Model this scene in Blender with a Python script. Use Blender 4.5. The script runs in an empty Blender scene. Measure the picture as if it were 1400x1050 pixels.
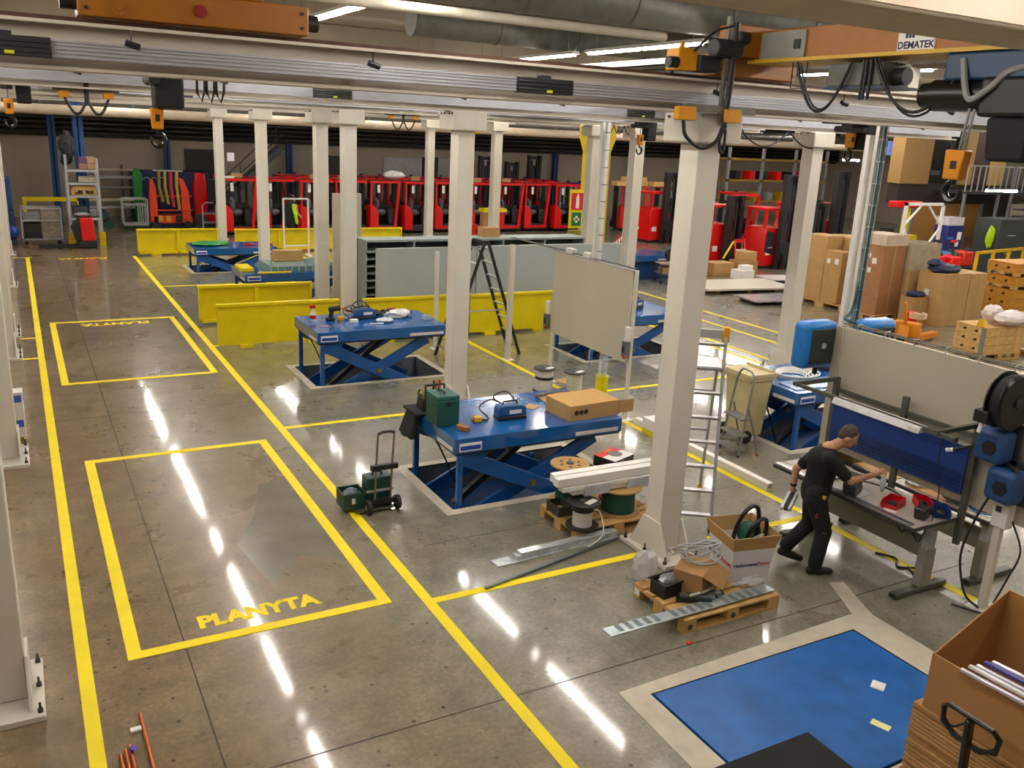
import bpy, math, random
from mathutils import Vector, Matrix
random.seed(7)
S = bpy.context.scene
COL = S.collection
PI = math.pi
# ------------------------------------------------------------------ camera, world, exposure
YAW, PITCH, ROLL, FPX, EYE = 0.512608, 0.277929, 0.0487229, 1211.0, 4.45
_f = Vector((math.sin(YAW)*math.cos(PITCH), math.cos(YAW)*math.cos(PITCH), -math.sin(PITCH)))
_r = Vector((math.cos(YAW), -math.sin(YAW), 0)); _u = _r.cross(_f)
_r2 = _r*math.cos(ROLL)+_u*math.sin(ROLL); _u2 = _u*math.cos(ROLL)-_r*math.sin(ROLL)
cam = bpy.data.objects.new('camera', bpy.data.cameras.new('camera')); COL.objects.link(cam)
cam.data.sensor_width = 36; cam.data.lens = FPX/1400*36; cam.data.clip_start = .05; cam.data.clip_end = 200
cam.matrix_world = Matrix(((_r2.x,_u2.x,-_f.x,0),(_r2.y,_u2.y,-_f.y,0),(_r2.z,_u2.z,-_f.z,EYE),(0,0,0,1)))
S.camera = cam
W = bpy.data.worlds.new('world'); S.world = W; W.use_nodes = True
W.node_tree.nodes['Background'].inputs[0].default_value = (.9,.95,1,1)
W.node_tree.nodes['Background'].inputs[1].default_value = .05
S.view_settings.view_transform = 'Standard'; S.view_settings.look = 'None'
S.view_settings.gamma = 1; S.view_settings.use_curve_mapping = False
S.view_settings.exposure = 0.0
LAMP = 96.0          # strip lamp emission
S.cycles.max_bounces = 7; S.cycles.diffuse_bounces = 4; S.cycles.glossy_bounces = 3
S.cycles.transmission_bounces = 4; S.cycles.transparent_max_bounces = 6
S.cycles.caustics_reflective = False; S.cycles.caustics_refractive = False
S.cycles.sample_clamp_indirect = 4.0
# ------------------------------------------------------------------ materials
MC = {}
def lin(h):
    c = [int(h[i:i+2],16)/255 for i in (0,2,4)]
    return [x/12.92 if x <= .04045 else ((x+.055)/1.055)**2.4 for x in c]
def M(h, rough=.5, metal=0., var=.1, scale=6., bump=0., emit=0., alpha=1., coat=0., trans=0.):
    key = (h,rough,metal,var,scale,bump,emit,alpha,coat,trans)
    if key in MC: return MC[key]
    m = bpy.data.materials.new('mat_%s_%d' % (h, len(MC))); m.use_nodes = True
    nt = m.node_tree; b = nt.nodes['Principled BSDF']; c = lin(h)
    b.inputs['Base Color'].default_value = (*c,1)
    b.inputs['Roughness'].default_value = rough; b.inputs['Metallic'].default_value = metal
    if coat: b.inputs['Coat Weight'].default_value = coat; b.inputs['Coat Roughness'].default_value = .08
    if trans: b.inputs['Transmission Weight'].default_value = trans
    if alpha < 1: b.inputs['Alpha'].default_value = alpha
    if emit:
        b.inputs['Emission Color'].default_value = (*c,1); b.inputs['Emission Strength'].default_value = emit
    if var or bump:
        tc = nt.nodes.new('ShaderNodeTexCoord'); n = nt.nodes.new('ShaderNodeTexNoise')
        n.inputs['Scale'].default_value = scale; n.inputs['Detail'].default_value = 5
        nt.links.new(tc.outputs['Object'], n.inputs['Vector'])
        if var:
            r = nt.nodes.new('ShaderNodeValToRGB')
            r.color_ramp.elements[0].position = .3; r.color_ramp.elements[1].position = .7
            r.color_ramp.elements[0].color = (*[x*(1-var) for x in c],1)
            r.color_ramp.elements[1].color = (*[min(1,x*(1+var)) for x in c],1)
            nt.links.new(n.outputs['Fac'], r.inputs[0]); nt.links.new(r.outputs[0], b.inputs['Base Color'])
        if bump:
            bp = nt.nodes.new('ShaderNodeBump'); bp.inputs['Strength'].default_value = bump; bp.inputs['Distance'].default_value = .01
            nt.links.new(n.outputs['Fac'], bp.inputs['Height']); nt.links.new(bp.outputs[0], b.inputs['Normal'])
    MC[key] = m
    return m
def striped(h1, h2, direction, scale, rough=.5, metal=0., thresh=.5):
    m = bpy.data.materials.new('mat_stripe_%s' % h1); m.use_nodes = True
    nt = m.node_tree; b = nt.nodes['Principled BSDF']; b.inputs['Roughness'].default_value = rough; b.inputs['Metallic'].default_value = metal
    tc = nt.nodes.new('ShaderNodeTexCoord'); w = nt.nodes.new('ShaderNodeTexWave')
    w.bands_direction = direction; w.inputs['Scale'].default_value = scale; w.inputs['Distortion'].default_value = 0
    r = nt.nodes.new('ShaderNodeValToRGB'); r.color_ramp.interpolation = 'CONSTANT'
    r.color_ramp.elements[0].color = (*lin(h1),1); r.color_ramp.elements[1].color = (*lin(h2),1); r.color_ramp.elements[1].position = thresh
    nt.links.new(tc.outputs['Object'], w.inputs['Vector']); nt.links.new(w.outputs['Fac'], r.inputs[0]); nt.links.new(r.outputs[0], b.inputs['Base Color'])
    return m
def floor_material():
    m = bpy.data.materials.new('polished_concrete'); m.use_nodes = True
    nt = m.node_tree; b = nt.nodes['Principled BSDF']; N = nt.nodes.new; L = nt.links.new
    tc = N('ShaderNodeTexCoord')
    def noise(scale, detail=6, rough=.6, dist=0., stretch=None):
        n = N('ShaderNodeTexNoise'); n.inputs['Scale'].default_value = scale; n.inputs['Detail'].default_value = detail
        n.inputs['Roughness'].default_value = rough; n.inputs['Distortion'].default_value = dist
        if stretch:
            mp = N('ShaderNodeMapping'); mp.inputs['Scale'].default_value = stretch
            L(tc.outputs['Object'], mp.inputs[0]); L(mp.outputs[0], n.inputs['Vector'])
        else: L(tc.outputs['Object'], n.inputs['Vector'])
        return n
    def ramp(src, stops):
        r = N('ShaderNodeValToRGB'); e = r.color_ramp.elements
        e[0].position, e[0].color = stops[0][0], (*lin(stops[0][1]),1)
        e[1].position, e[1].color = stops[-1][0], (*lin(stops[-1][1]),1)
        for p, c in stops[1:-1]:
            k = e.new(p); k.color = (*lin(c),1)
        L(src, r.inputs[0]); return r
    def mix(fac, a, c, mode='MIX'):
        x = N('ShaderNodeMix'); x.data_type = 'RGBA'; x.blend_type = mode
        if isinstance(fac, float): x.inputs[0].default_value = fac
        else: L(fac, x.inputs[0])
        L(a, x.inputs[6]); L(c, x.inputs[7]); return x.outputs[2]
    bn = noise(.45, 5, .58, .15).outputs['Fac']
    # the older slab of the aisle is browner than the newer slab on its right
    big1 = ramp(bn, [(.3,FLOOR_C[0]),(.5,FLOOR_C[1]),(.7,FLOOR_C[2])]); big2 = ramp(bn, [(.3,FLOOR_C[3]),(.5,FLOOR_C[4]),(.7,FLOOR_C[5])])
    sx = N('ShaderNodeSeparateXYZ'); L(tc.outputs['Object'], sx.inputs[0])
    ad = N('ShaderNodeMath'); ad.operation = 'MULTIPLY_ADD'; ad.inputs[1].default_value = 3.0; L(noise(.7, 4).outputs['Fac'], ad.inputs[0]); L(sx.outputs[0], ad.inputs[2])
    mr = N('ShaderNodeMapRange'); mr.inputs['From Min'].default_value = 3.2; mr.inputs['From Max'].default_value = 5.4; L(ad.outputs[0], mr.inputs['Value'])
    mid = ramp(noise(3.0, 5, .62, 0.).outputs['Fac'], [(.28,'5c5c5c'),(.5,'808080'),(.74,'a2a2a2')])
    c1 = mix(.75, mix(mr.outputs[0], big1.outputs[0], big2.outputs[0]), mid.outputs[0], 'OVERLAY')
    fine = ramp(noise(24, 2, .6).outputs['Fac'], [(.33,'4c4c4c'),(.5,'808080'),(.68,'b0b0b0')])
    c2 = mix(.3, c1, fine.outputs[0], 'OVERLAY')
    vo = N('ShaderNodeTexVoronoi'); vo.inputs['Scale'].default_value = 8; L(tc.outputs['Object'], vo.inputs['Vector'])
    sp = N('ShaderNodeValToRGB'); sp.color_ramp.elements[0].position = .11; sp.color_ramp.elements[1].position = .17
    sp.color_ramp.elements[0].color = (1,1,1,1); sp.color_ramp.elements[1].color = (0,0,0,1); L(vo.outputs['Distance'], sp.inputs[0])
    gate = N('ShaderNodeValToRGB'); gate.color_ramp.elements[0].position = .38; gate.color_ramp.elements[1].position = .55
    L(noise(.9,3).outputs['Fac'], gate.inputs[0])
    sc = N('ShaderNodeSeparateColor'); L(vo.outputs['Color'], sc.inputs[0]); gt = N('ShaderNodeMath'); gt.operation = 'GREATER_THAN'; gt.inputs[1].default_value = .6; L(sc.outputs[0], gt.inputs[0])
    m0 = N('ShaderNodeMath'); m0.operation = 'MULTIPLY'; L(sp.outputs[0], m0.inputs[0]); L(gt.outputs[0], m0.inputs[1])
    mm = N('ShaderNodeMath'); mm.operation = 'MULTIPLY'; L(m0.outputs[0], mm.inputs[0]); L(gate.outputs[0], mm.inputs[1])
    dk = N('ShaderNodeRGB'); dk.outputs[0].default_value = (*lin('3a3028'),1)
    c3 = mix(mm.outputs[0], c2, dk.outputs[0])
    L(c3, b.inputs['Base Color'])
    rr = N('ShaderNodeMapRange'); rr.inputs['From Min'].default_value = .3; rr.inputs['From Max'].default_value = .7
    rr.inputs['To Min'].default_value = .24; rr.inputs['To Max'].default_value = .36
    L(noise(1.3,6).outputs['Fac'], rr.inputs['Value']); L(rr.outputs[0], b.inputs['Roughness'])
    b.inputs['Specular IOR Level'].default_value = .4
    b.inputs['Coat Weight'].default_value = .75; b.inputs['Coat Roughness'].default_value = .075; b.inputs['Coat IOR'].default_value = 1.5
    bp = N('ShaderNodeBump'); bp.inputs['Strength'].default_value = .06; bp.inputs['Distance'].default_value = .006
    L(noise(14,4).outputs['Fac'], bp.inputs['Height']); L(bp.outputs[0], b.inputs['Normal'])
    return m
FLOOR_C = ('a5845f','ae936f','b5a07d','a49e86','aea890','b6b29c')
CREAM = M('dbd5c8',.42,var=.04,scale=2); CREAM2 = M('d2ccbf',.45,var=.04); WHITE = M('e6e4de',.4,var=.03)
BLUE = M('10529a',.3,var=.12,scale=3,coat=.25); BLUED = M('0d3f78',.4,var=.12); BLUEP = M('14509c',.4,var=.2,scale=5)
YEL = M('e3cc00',.4,var=.06,scale=3); YLINE = M('f5dc00',.6,var=.05,scale=4); ORANGE = M('9c5e02',.45,var=.08)
RED = M('d4120c',.35,var=.08,coat=.2); REDF = M('e04a16',.4,var=.1); BLACK = M('17171a',.5,var=.2); BLACKG = M('101012',.3,var=.15); DGREY = M('35363a',.5,var=.15)
GREY = M('7c7f80',.5,var=.1); LGREY = M('a9acad',.45,var=.06); ALU = M('c3c5c8',.3,1.,var=.08,scale=10); STEEL = M('9a9da0',.35,.9,var=.15,scale=12)
ALUP = M('b4b6ba',.45,.35,var=.05); CARD = M('b48e5a',.75,var=.08,scale=5); CARD2 = M('a88050',.8,var=.08); CARDIN = M('8a6230',.85,var=.1)
WOOD = M('b98a4a',.7,var=.2,scale=9,bump=.2); WOODP = M('d2a868',.7,var=.18,scale=8,bump=.2); WOODY = M('c29a5c',.7,var=.15,scale=8)
PANEL = M('cac2ae',.5,var=.03,scale=1.5); PANELG = M('a3aaa6',.45,var=.03,scale=1.5); GREEN = M('0d4a42',.5,var=.1); CLEAR = M('dfe6ea',.12,var=0,alpha=.28)
SHEET = M('d9d4c8',.4,var=.05); PAPER = M('eceae4',.7,var=.03); RUBBER = M('1c1c1d',.75,var=.15); COPPER = M('c46a3a',.3,.85,var=.15); SKIN = M('c08c6c',.55,var=.08,scale=20)
CLOTH = M('0f1012',.85,var=.25,scale=14,bump=.3); DBLUE = M('14204a',.6,var=.2); PEG = M('0c3880',.5,var=.08); BRUST = M('4a2c1c',.7,var=.3,scale=14)
# ------------------------------------------------------------------ mesh builder
SPLIT={'rail','post','black_pillar','beam','brace','gusset_plate','paper','warning_label','fork','guard_foot','castor','leg','case','wheel','rear_leg','slat','label','anchor_bolt','head_bolt'}
class B:
    def __init__(s): s.v=[]; s.f=[]; s.mi=[]; s.cur=0; s.cut=[]
    def add(s, vs, fs):
        s.cut.append((len(s.v),len(s.f)))
        o=len(s.v); s.v += [tuple(v) for v in vs]; s.f += [tuple(i+o for i in f) for f in fs]; s.mi += [s.cur]*len(fs); return s
    def m(s,i): s.cur=i; return s
    def box(s,x0,y0,z0,x1,y1,z1):
        return s.add([(x0,y0,z0),(x1,y0,z0),(x1,y1,z0),(x0,y1,z0),(x0,y0,z1),(x1,y0,z1),(x1,y1,z1),(x0,y1,z1)],
            [(0,3,2,1),(4,5,6,7),(0,1,5,4),(1,2,6,5),(2,3,7,6),(3,0,4,7)])
    def cbox(s,c,d,R=None):
        h=[Vector((a*d[0]/2,b*d[1]/2,e*d[2]/2)) for e in (-1,1) for a,b in ((-1,-1),(1,-1),(1,1),(-1,1))]
        if R is not None: h=[R@k for k in h]
        c=Vector(c)
        return s.add([c+k for k in h],[(0,3,2,1),(4,5,6,7),(0,1,5,4),(1,2,6,5),(2,3,7,6),(3,0,4,7)])
    def bar(s,p,q,w,h,up=(0,0,1)):
        p=Vector(p);q=Vector(q);d=(q-p).normalized();u=Vector(up)
        if abs(d.dot(u))>.98: u=Vector((0,1,0)) if abs(d.y)<.9 else Vector((1,0,0))
        x=d.cross(u).normalized();u=x.cross(d)
        vs=[e+x*(a*w/2)+u*(b*h/2) for e in (p,q) for a,b in ((-1,-1),(1,-1),(1,1),(-1,1))]
        return s.add(vs,[(0,1,2,3),(4,7,6,5),(0,4,5,1),(1,5,6,2),(2,6,7,3),(3,7,4,0)])
    def prism(s,poly,ax,a,b):
        n=len(poly)
        g={'x':lambda t,k:(k,t[0],t[1]),'y':lambda t,k:(t[0],k,t[1]),'z':lambda t,k:(t[0],t[1],k)}[ax]
        vs=[g(t,a) for t in poly]+[g(t,b) for t in poly]
        fs=[tuple(range(n)),tuple(range(2*n-1,n-1,-1))]+[(i,i+n,(i+1)%n+n,(i+1)%n) for i in range(n)]
        return s.add(vs,fs)
    def frus(s,c0,d0,c1,d1):
        vs=[(c[0]+a*d[0]/2,c[1]+b*d[1]/2,c[2]) for c,d in ((c0,d0),(c1,d1)) for a,b in ((-1,-1),(1,-1),(1,1),(-1,1))]
        return s.add(vs,[(0,3,2,1),(4,5,6,7),(0,1,5,4),(1,2,6,5),(2,3,7,6),(3,0,4,7)])
    def cyl(s,p,q,r,n=14,r2=None):
        p=Vector(p);q=Vector(q);d=(q-p).normalized();u=Vector((0,0,1)) if abs(d.z)<.9 else Vector((1,0,0))
        x=d.cross(u).normalized();y=d.cross(x);r2=r if r2 is None else r2
        vs=[e+(x*math.cos(2*PI*i/n)+y*math.sin(2*PI*i/n))*k for e,k in ((p,r),(q,r2)) for i in range(n)]
        return s.add(vs,[tuple(range(n)),tuple(range(2*n-1,n-1,-1))]+[(i,i+n,(i+1)%n+n,(i+1)%n) for i in range(n)])
    def tube(s,pts,r,n=8,cyc=False):
        P=[Vector(p) for p in pts];k=len(P);vs=[];pu=None
        for i in range(k):
            a=P[(i-1)%k] if (cyc or i>0) else P[i]; b=P[(i+1)%k] if (cyc or i<k-1) else P[i]
            d=(b-a).normalized()
            u=pu if pu is not None else (Vector((0,0,1)) if abs(d.z)<.9 else Vector((1,0,0)))
            x=d.cross(u)
            if x.length<1e-5: x=d.cross(Vector((.3,.5,.8)))
            x.normalize();u=x.cross(d);pu=u
            rr=r[i] if isinstance(r,(list,tuple)) else r
            vs+=[P[i]+(x*math.cos(2*PI*j/n)+u*math.sin(2*PI*j/n))*rr for j in range(n)]
        fs=[(i*n+j,((i+1)%k)*n+j,((i+1)%k)*n+(j+1)%n,i*n+(j+1)%n) for i in range(k if cyc else k-1) for j in range(n)]
        if not cyc: fs+=[tuple(range(n-1,-1,-1)),tuple(range((k-1)*n,k*n))]
        return s.add(vs,fs)
    def lathe(s,prof,c=(0,0,0),n=20,ax='z'):
        vs=[];k=len(prof)
        for r,z in prof:
            for j in range(n):
                a=2*PI*j/n;x,y=r*math.cos(a),r*math.sin(a)
                vs.append((c[0]+x,c[1]+y,c[2]+z) if ax=='z' else ((c[0]+z,c[1]+x,c[2]+y) if ax=='x' else (c[0]+y,c[1]+z,c[2]+x)))
        fs=[(i*n+j,i*n+(j+1)%n,(i+1)*n+(j+1)%n,(i+1)*n+j) for i in range(k-1) for j in range(n)]
        fs+=[tuple(range(n-1,-1,-1)),tuple(range((k-1)*n,k*n))]
        return s.add(vs,fs)
    def ell(s,c,rx,ry,rz,n=12,m=8,jit=0.,R=None):
        vs=[];fs=[]
        for i in range(m+1):
            t=PI*i/m
            for j in range(n):
                a=2*PI*j/n;k=1+random.uniform(-jit,jit)
                p=Vector((rx*math.sin(t)*math.cos(a)*k,ry*math.sin(t)*math.sin(a)*k,rz*math.cos(t)*k))
                if R is not None: p=R@p
                vs.append(Vector(c)+p)
        for i in range(m):
            for j in range(n): fs.append((i*n+j,(i+1)*n+j,(i+1)*n+(j+1)%n,i*n+(j+1)%n))
        return s.add(vs,fs)
    def sheet(s,pts,t):
        # a thin slab over a polygon given as 3D points, thickened along its normal
        P=[Vector(p) for p in pts];n=(P[1]-P[0]).cross(P[2]-P[0]).normalized()*t;k=len(P)
        return s.add(P+[p+n for p in P],[tuple(range(k-1,-1,-1)),tuple(range(k,2*k))]+[(i,(i+1)%k,(i+1)%k+k,i+k) for i in range(k)])
    def make(s,name,mat,parent=None,bevel=0.,seg=2,smooth=True,label=None,w=False,sub=0,ang=38):
        if name in SPLIT and len(s.cut)>1:
            ends=s.cut[1:]+[(len(s.v),len(s.f))]
            for (v0,f0),(v1,f1) in zip(s.cut,ends):
                q=B(); q.v=s.v[v0:v1]; q.f=[tuple(i-v0 for i in f) for f in s.f[f0:f1]]; q.mi=s.mi[f0:f1]; q.cut=[(0,0)]
                o=q.make(name,mat,parent,bevel,seg,smooth,label,w,sub,ang)
            return o
        me=bpy.data.meshes.new(name)
        vs=s.v
        if w and parent is not None:
            inv=parent.matrix_basis.inverted()
            q=parent.parent
            while q is not None: inv=inv@q.matrix_basis.inverted(); q=q.parent
            vs=[inv@Vector(v) for v in vs]
        me.from_pydata(vs,[],s.f)
        ms=mat if isinstance(mat,(list,tuple)) else [mat]
        for k in ms: me.materials.append(k)
        if len(ms)>1: me.polygons.foreach_set('material_index',s.mi)
        if smooth:
            me.polygons.foreach_set('use_smooth',[True]*len(me.polygons)); me.set_sharp_from_angle(angle=math.radians(ang))
        me.update()
        o=bpy.data.objects.new(name,me); COL.objects.link(o)
        if parent is not None: o.parent=parent
        if bevel:
            b=o.modifiers.new('bevel','BEVEL'); b.width=bevel; b.segments=seg; b.limit_method='ANGLE'; b.harden_normals=False
        if sub:
            d=o.modifiers.new('sub','SUBSURF'); d.levels=sub; d.render_levels=sub
        if label: o['label']=label
        return o
def tag(o,label,cat,group=None,kind=None):
    o['label']=label; o['category']=cat
    if group: o['group']=group
    if kind: o['kind']=kind
    return o
def thing(name,label,cat,loc=(0,0,0),rz=0,group=None):
    o=bpy.data.objects.new(name,None); COL.objects.link(o); o.empty_display_size=.1
    o.matrix_basis=Matrix.Translation(loc)@Matrix.Rotation(rz,4,'Z')
    return tag(o,label,cat,group)
def struct(o): o['kind']='structure'; return o
def dup(root,loc,rz=None,label=None,group=None,skip=()):
    def cp(o,par):
        c=o.copy(); COL.objects.link(c); c.parent=par
        for ch in KIDS.get(o.name,[]):
            if ch.name.split('.')[0] not in skip: cp(ch,c)
        return c
    KIDS={}
    todo=[root]
    while todo:
        o=todo.pop()
        KIDS[o.name]=list(o.children); todo+=KIDS[o.name]
    r=cp(root,None)
    a=root.matrix_basis.to_euler().z if rz is None else rz
    r.matrix_basis=Matrix.Translation(loc)@Matrix.Rotation(a,4,'Z')
    if label: r['label']=label
    if group: r['group']=group
    return r
def one(name,label,cat,b,mat,group=None,**k):
    return tag(b.make(name,mat,**k),label,cat,group)
def text(body,size,mat,parent,loc,rot,name='lettering',depth=.002,bold=0.,sx=1.):
    cu=bpy.data.curves.new(name,'FONT'); cu.body=body; cu.size=size; cu.extrude=depth; cu.offset=bold; cu.align_x='CENTER'; cu.align_y='CENTER'
    cu.resolution_u=3
    t=bpy.data.objects.new(name,cu); COL.objects.link(t)
    dg=bpy.context.evaluated_depsgraph_get(); me=bpy.data.meshes.new_from_object(t.evaluated_get(dg))
    bpy.data.objects.remove(t)
    me.materials.clear(); me.materials.append(mat)
    o=bpy.data.objects.new(name,me); COL.objects.link(o); o.parent=parent
    o.location=loc; o.rotation_euler=rot; o.scale=(sx,1,1)
    return o
def arc(c,r,a0,a1,n,pl='xz'):
    out=[]
    for i in range(n+1):
        a=a0+(a1-a0)*i/n; p,q=r*math.cos(a),r*math.sin(a)
        out.append({'xz':(c[0]+p,c[1],c[2]+q),'xy':(c[0]+p,c[1]+q,c[2]),'yz':(c[0],c[1]+p,c[2]+q)}[pl])
    return out
def spline(pts,n=6):
    # Catmull-Rom through the points
    P=[Vector(p) for p in pts]; out=[]
    for i in range(len(P)-1):
        a=P[i-1] if i>0 else P[i]*2-P[i+1]; b=P[i]; c=P[i+1]; d=P[i+2] if i+2<len(P) else P[i+1]*2-P[i]
        for k in range(n):
            t=k/n
            out.append(.5*((2*b)+(c-a)*t+(2*a-5*b+4*c-d)*t*t+(3*b-a-3*c+d)*t**3))
    out.append(P[-1]); return out
# ------------------------------------------------------------------ the hall: floor with pits, walls, ceiling
X0,X1,Y0,Y1,ZC = -9.,48.,-5.,43.,6.7
PITS=[(4.3,8.95,6.75,10.42),(4.3,14.6,6.75,16.0),(9.93,8.95,12.4,10.42),(9.93,14.6,12.4,16.0),(4.42,20.6,6.87,22.0),(4.42,27.2,6.87,28.65),(4.25,3.45,6.68,4.95)]
PITD=.42
xs=sorted({X0,X1,*[p[0] for p in PITS],*[p[2] for p in PITS]}); ys=sorted({Y0,Y1,*[p[1] for p in PITS],*[p[3] for p in PITS]})
fb=B()
vid={}
def fv(x,y):
    if (x,y) not in vid: vid[(x,y)]=len(fb.v); fb.v.append((x,y,0))
    return vid[(x,y)]
for i in range(len(xs)-1):
    for j in range(len(ys)-1):
        cx,cy=(xs[i]+xs[i+1])/2,(ys[j]+ys[j+1])/2
        if any(p[0]<cx<p[2] and p[1]<cy<p[3] for p in PITS): continue
        fb.f.append((fv(xs[i],ys[j]),fv(xs[i+1],ys[j]),fv(xs[i+1],ys[j+1]),fv(xs[i],ys[j+1]))); fb.mi.append(0)
FLOORM=floor_material()
floor=struct(fb.make('floor',FLOORM,smooth=False))
PITM=M('74767a',.6,var=.15); BORD=M('bcb3a0',.6,var=.12,scale=5)
for p in PITS:
    a,b,c,d=p; q=B()
    q.add([(a,b,0),(c,b,0),(c,d,0),(a,d,0),(a,b,-PITD),(c,b,-PITD),(c,d,-PITD),(a,d,-PITD)],[(4,5,6,7),(0,1,5,4),(1,2,6,5),(2,3,7,6),(3,0,4,7)])
    q.make('pit_lining',PITM,floor,smooth=False)
    q=B(); t=.13; z=.003
    for r in ((a-t,b-t,c+t,b),(a-t,d,c+t,d+t),(a-t,b,a,d),(c,b,c+t,d)): q.box(r[0],r[1],-.02,r[2],r[3],z)
    q.make('pit_border',BORD,floor,smooth=False)
# wide pale repair screed round the lowered table, with its stub towards the bench
q=B()
q.prism([(4.02,5.08),(3.95,3.2),(4.12,3.2),(4.12,4.95),(6.8,4.95),(6.8,3.2),(7.05,3.2),(7.08,5.06),(7.35,5.66),(7.2,5.72),(6.9,5.16)],'z',0,.0025)
q.make('screed_strip',BORD,floor,smooth=False)
def line(x0,y0,x1,y1,z=.004): B().box(x0,y0,.0005,x1,y1,z).make('floor_line',YLINE,floor,smooth=False)
w=.055
line(.14-w,-3,.14+w,31.0); line(3.17-w,-3,3.17+w,30.9)
def rectline(x0,y0,x1,y1):
    t=.115; line(x0,y0,x0+t,y1); line(x1-t,y0,x1,y1); line(x0+t,y0,x1-t,y0+t); line(x0+t,y1-t,x1-t,y1)
rectline(.47,7.2,2.84,12.22); rectline(.38,16.02,2.92,21.15)
for y,xa,xb in ((7.07,3.22,5.78),(12.62,3.22,5.9),(18.05,3.22,3.3),(25.1,3.22,8.2),(12.62,6.7,12.9),(7.07,6.7,8.25)): line(xa,y-.05,xb,y+.05)
line(-.2,18.0,.09,18.1); line(-.2,19.7,.09,19.8)
line(8.34-w,-3,8.34+w,31); 
for x in (13.42,15.2,16.1): line(x-.05,3,x+.05,31)
line(13.85-.05,3,13.85+.05,24)
line(8.4,18.0,13.4,18.1); line(-.25,31.0,.25,31.1)
ym=YLINE
text('PLANYTA',.285,ym,floor,(1.65,7.56,.0025),(0,0,0),depth=.0012,bold=.014,sx=.9)
text('PLANYTA',.3,ym,floor,(1.66,20.72,.0025),(0,0,PI),depth=.0012,bold=.012,sx=1.05)
text('PLANYTA',.3,ym,floor,(1.66,30.6,.0025),(0,0,PI),depth=.0012,bold=.012,sx=1.05)
JNT=M('3c3228',.8,var=.2)
for r in ((.93,-3,.942,31),(.3,5.398,9.,5.41),(3.6,8.2,9,8.208),(-8,14.1,9,14.108)): B().box(r[0],r[1],0,r[2],r[3],.0012).make('floor_joint',JNT,floor,smooth=False)
# darker repaired patches of concrete seen in the marked bay and beside the aisle
PATCH=M('746e5e',.2,var=.18,scale=2.2)
B().prism([(1.9,8.0),(2.3,8.5),(2.72,8.2),(2.74,10.7),(2.35,10.6),(2.1,9.7),(1.75,9.0)],'z',0,.0008).make('floor_patch',PATCH,floor,smooth=False)
WALLM=M('c2b6a4',.8,var=.05,scale=.6); CEILM=M('a59c8a',.85,var=.08,scale=.7); DARK=M('16171a',.35,var=.2,scale=2)
def wall(n,*a): return struct(B().box(*a).make(n,WALLM,smooth=False))
wall_back=wall('wall_back',X0,Y1,0,X1,Y1+.3,ZC); wall('wall_left',X0-.3,Y0,0,X0,Y1,ZC); wall_right=wall('wall_right',X1,Y0,0,X1+.3,Y1,ZC); wall('wall_rear',X0,Y0-.3,0,X1,Y0,ZC)
ceiling=struct(B().box(X0,Y0,ZC,X1,Y1,ZC+.3).make('ceiling',CEILM,smooth=False))
CONC=M('a79d8a',.8,var=.08,scale=1)
for y in (1.5,9.,12.,16.5,22.,28.,34.): B().box(X0,y,ZC-.4,X1,y+.5,ZC).make('ceiling_beam',CONC,ceiling,bevel=.02,seg=1)
# dark panelled upper zone of the back wall carrying glossy pipes
B().box(X0,Y1-.12,3.35,X1,Y1,ZC).make('dark_cladding',DARK,wall_back,smooth=False)
# near edge beam of the gallery overhead
tr=struct(B().box(-3,2.6,4.98,14,3.08,5.6).make('trim_1',M('d8c8b4',.6,var=.05),bevel=.02))
B().box(-3,2.595,5.0,14,2.61,5.62).make('fascia_board',M('dcc4b0',.6,var=.05),tr)
PIPE=M('4a4845',.24,.55,var=.15,scale=3)
for i,z in enumerate((3.52,3.72,3.92,4.12,4.32,4.5)):
    o=B().cyl((X0+.1,Y1-.32,z),(X1-.1,Y1-.32,z),.085,12).make('overhead_pipe',PIPE)
    tag(o,['lowest','second lowest','third lowest','third highest','second highest','highest'][i]+' of the dark glossy pipes running along the top of the back wall','pipe','dark pipes on the back wall')
pp=B().cyl((X0+.1,34.6,4.42),(X1-.2,34.6,4.42),.17,16).make('supply_pipe',M('c9b8a2',.45,var=.06)); tag(pp,'thick cream insulated pipe hung along the hall in front of the dark wall pipes','pipe')
B().cyl((16,34.6,4.42),(17.2,34.6,4.42),.172,16).make('pipe_band',YEL,pp)
pp=B().cyl((X0+.1,36.5,4.75),(X1-.2,36.5,4.75),.3,18).make('ventilation_duct',M('6f6c66',.35,.6,var=.15)); tag(pp,'large dull grey round ventilation duct above the cream pipe','duct')
for i in range(18): B().lathe([(.302,0),(.325,0),(.325,.05),(.302,.05)],(X0+1+i*3,36.5,4.75),18,'x').make('duct_joint',GREY,pp)
# blue steel pillars against the back wall
bl=M('1c4a86',.45,var=.12)
for i,(x,y,t,lb) in enumerate(((2.08,35.1,4.75,'thick blue steel pillar left of the grey storage rack'),(1.45,40.2,4.4,'slim dark blue pillar on back wall at far left'),(6.0,42.6,3.4,'blue wall post above the blue container'),(11.4,42.6,3.4,'blue wall post between the second and third cream columns'),(26.0,42.6,3.4,'blue wall post right of the yellow column'),(31.2,42.6,3.4,'blue wall post just left of the big front column'),(37.0,42.6,3.4,'blue wall post just right of the big front column'))):
    r=.16 if i==0 else .13
    q=B().box(-r,-r,0,r,-r+.03,t).box(-r,r-.03,0,r,r,t).box(-.02,-r,0,.02,r,t)
    o=thing('steel_pillar',lb,'pillar',(x,y,0)); q.make('shaft',bl,o); B().box(-r-.06,-r-.06,0,r+.06,r+.06,.03).make('foot_plate',bl,o)
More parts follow.
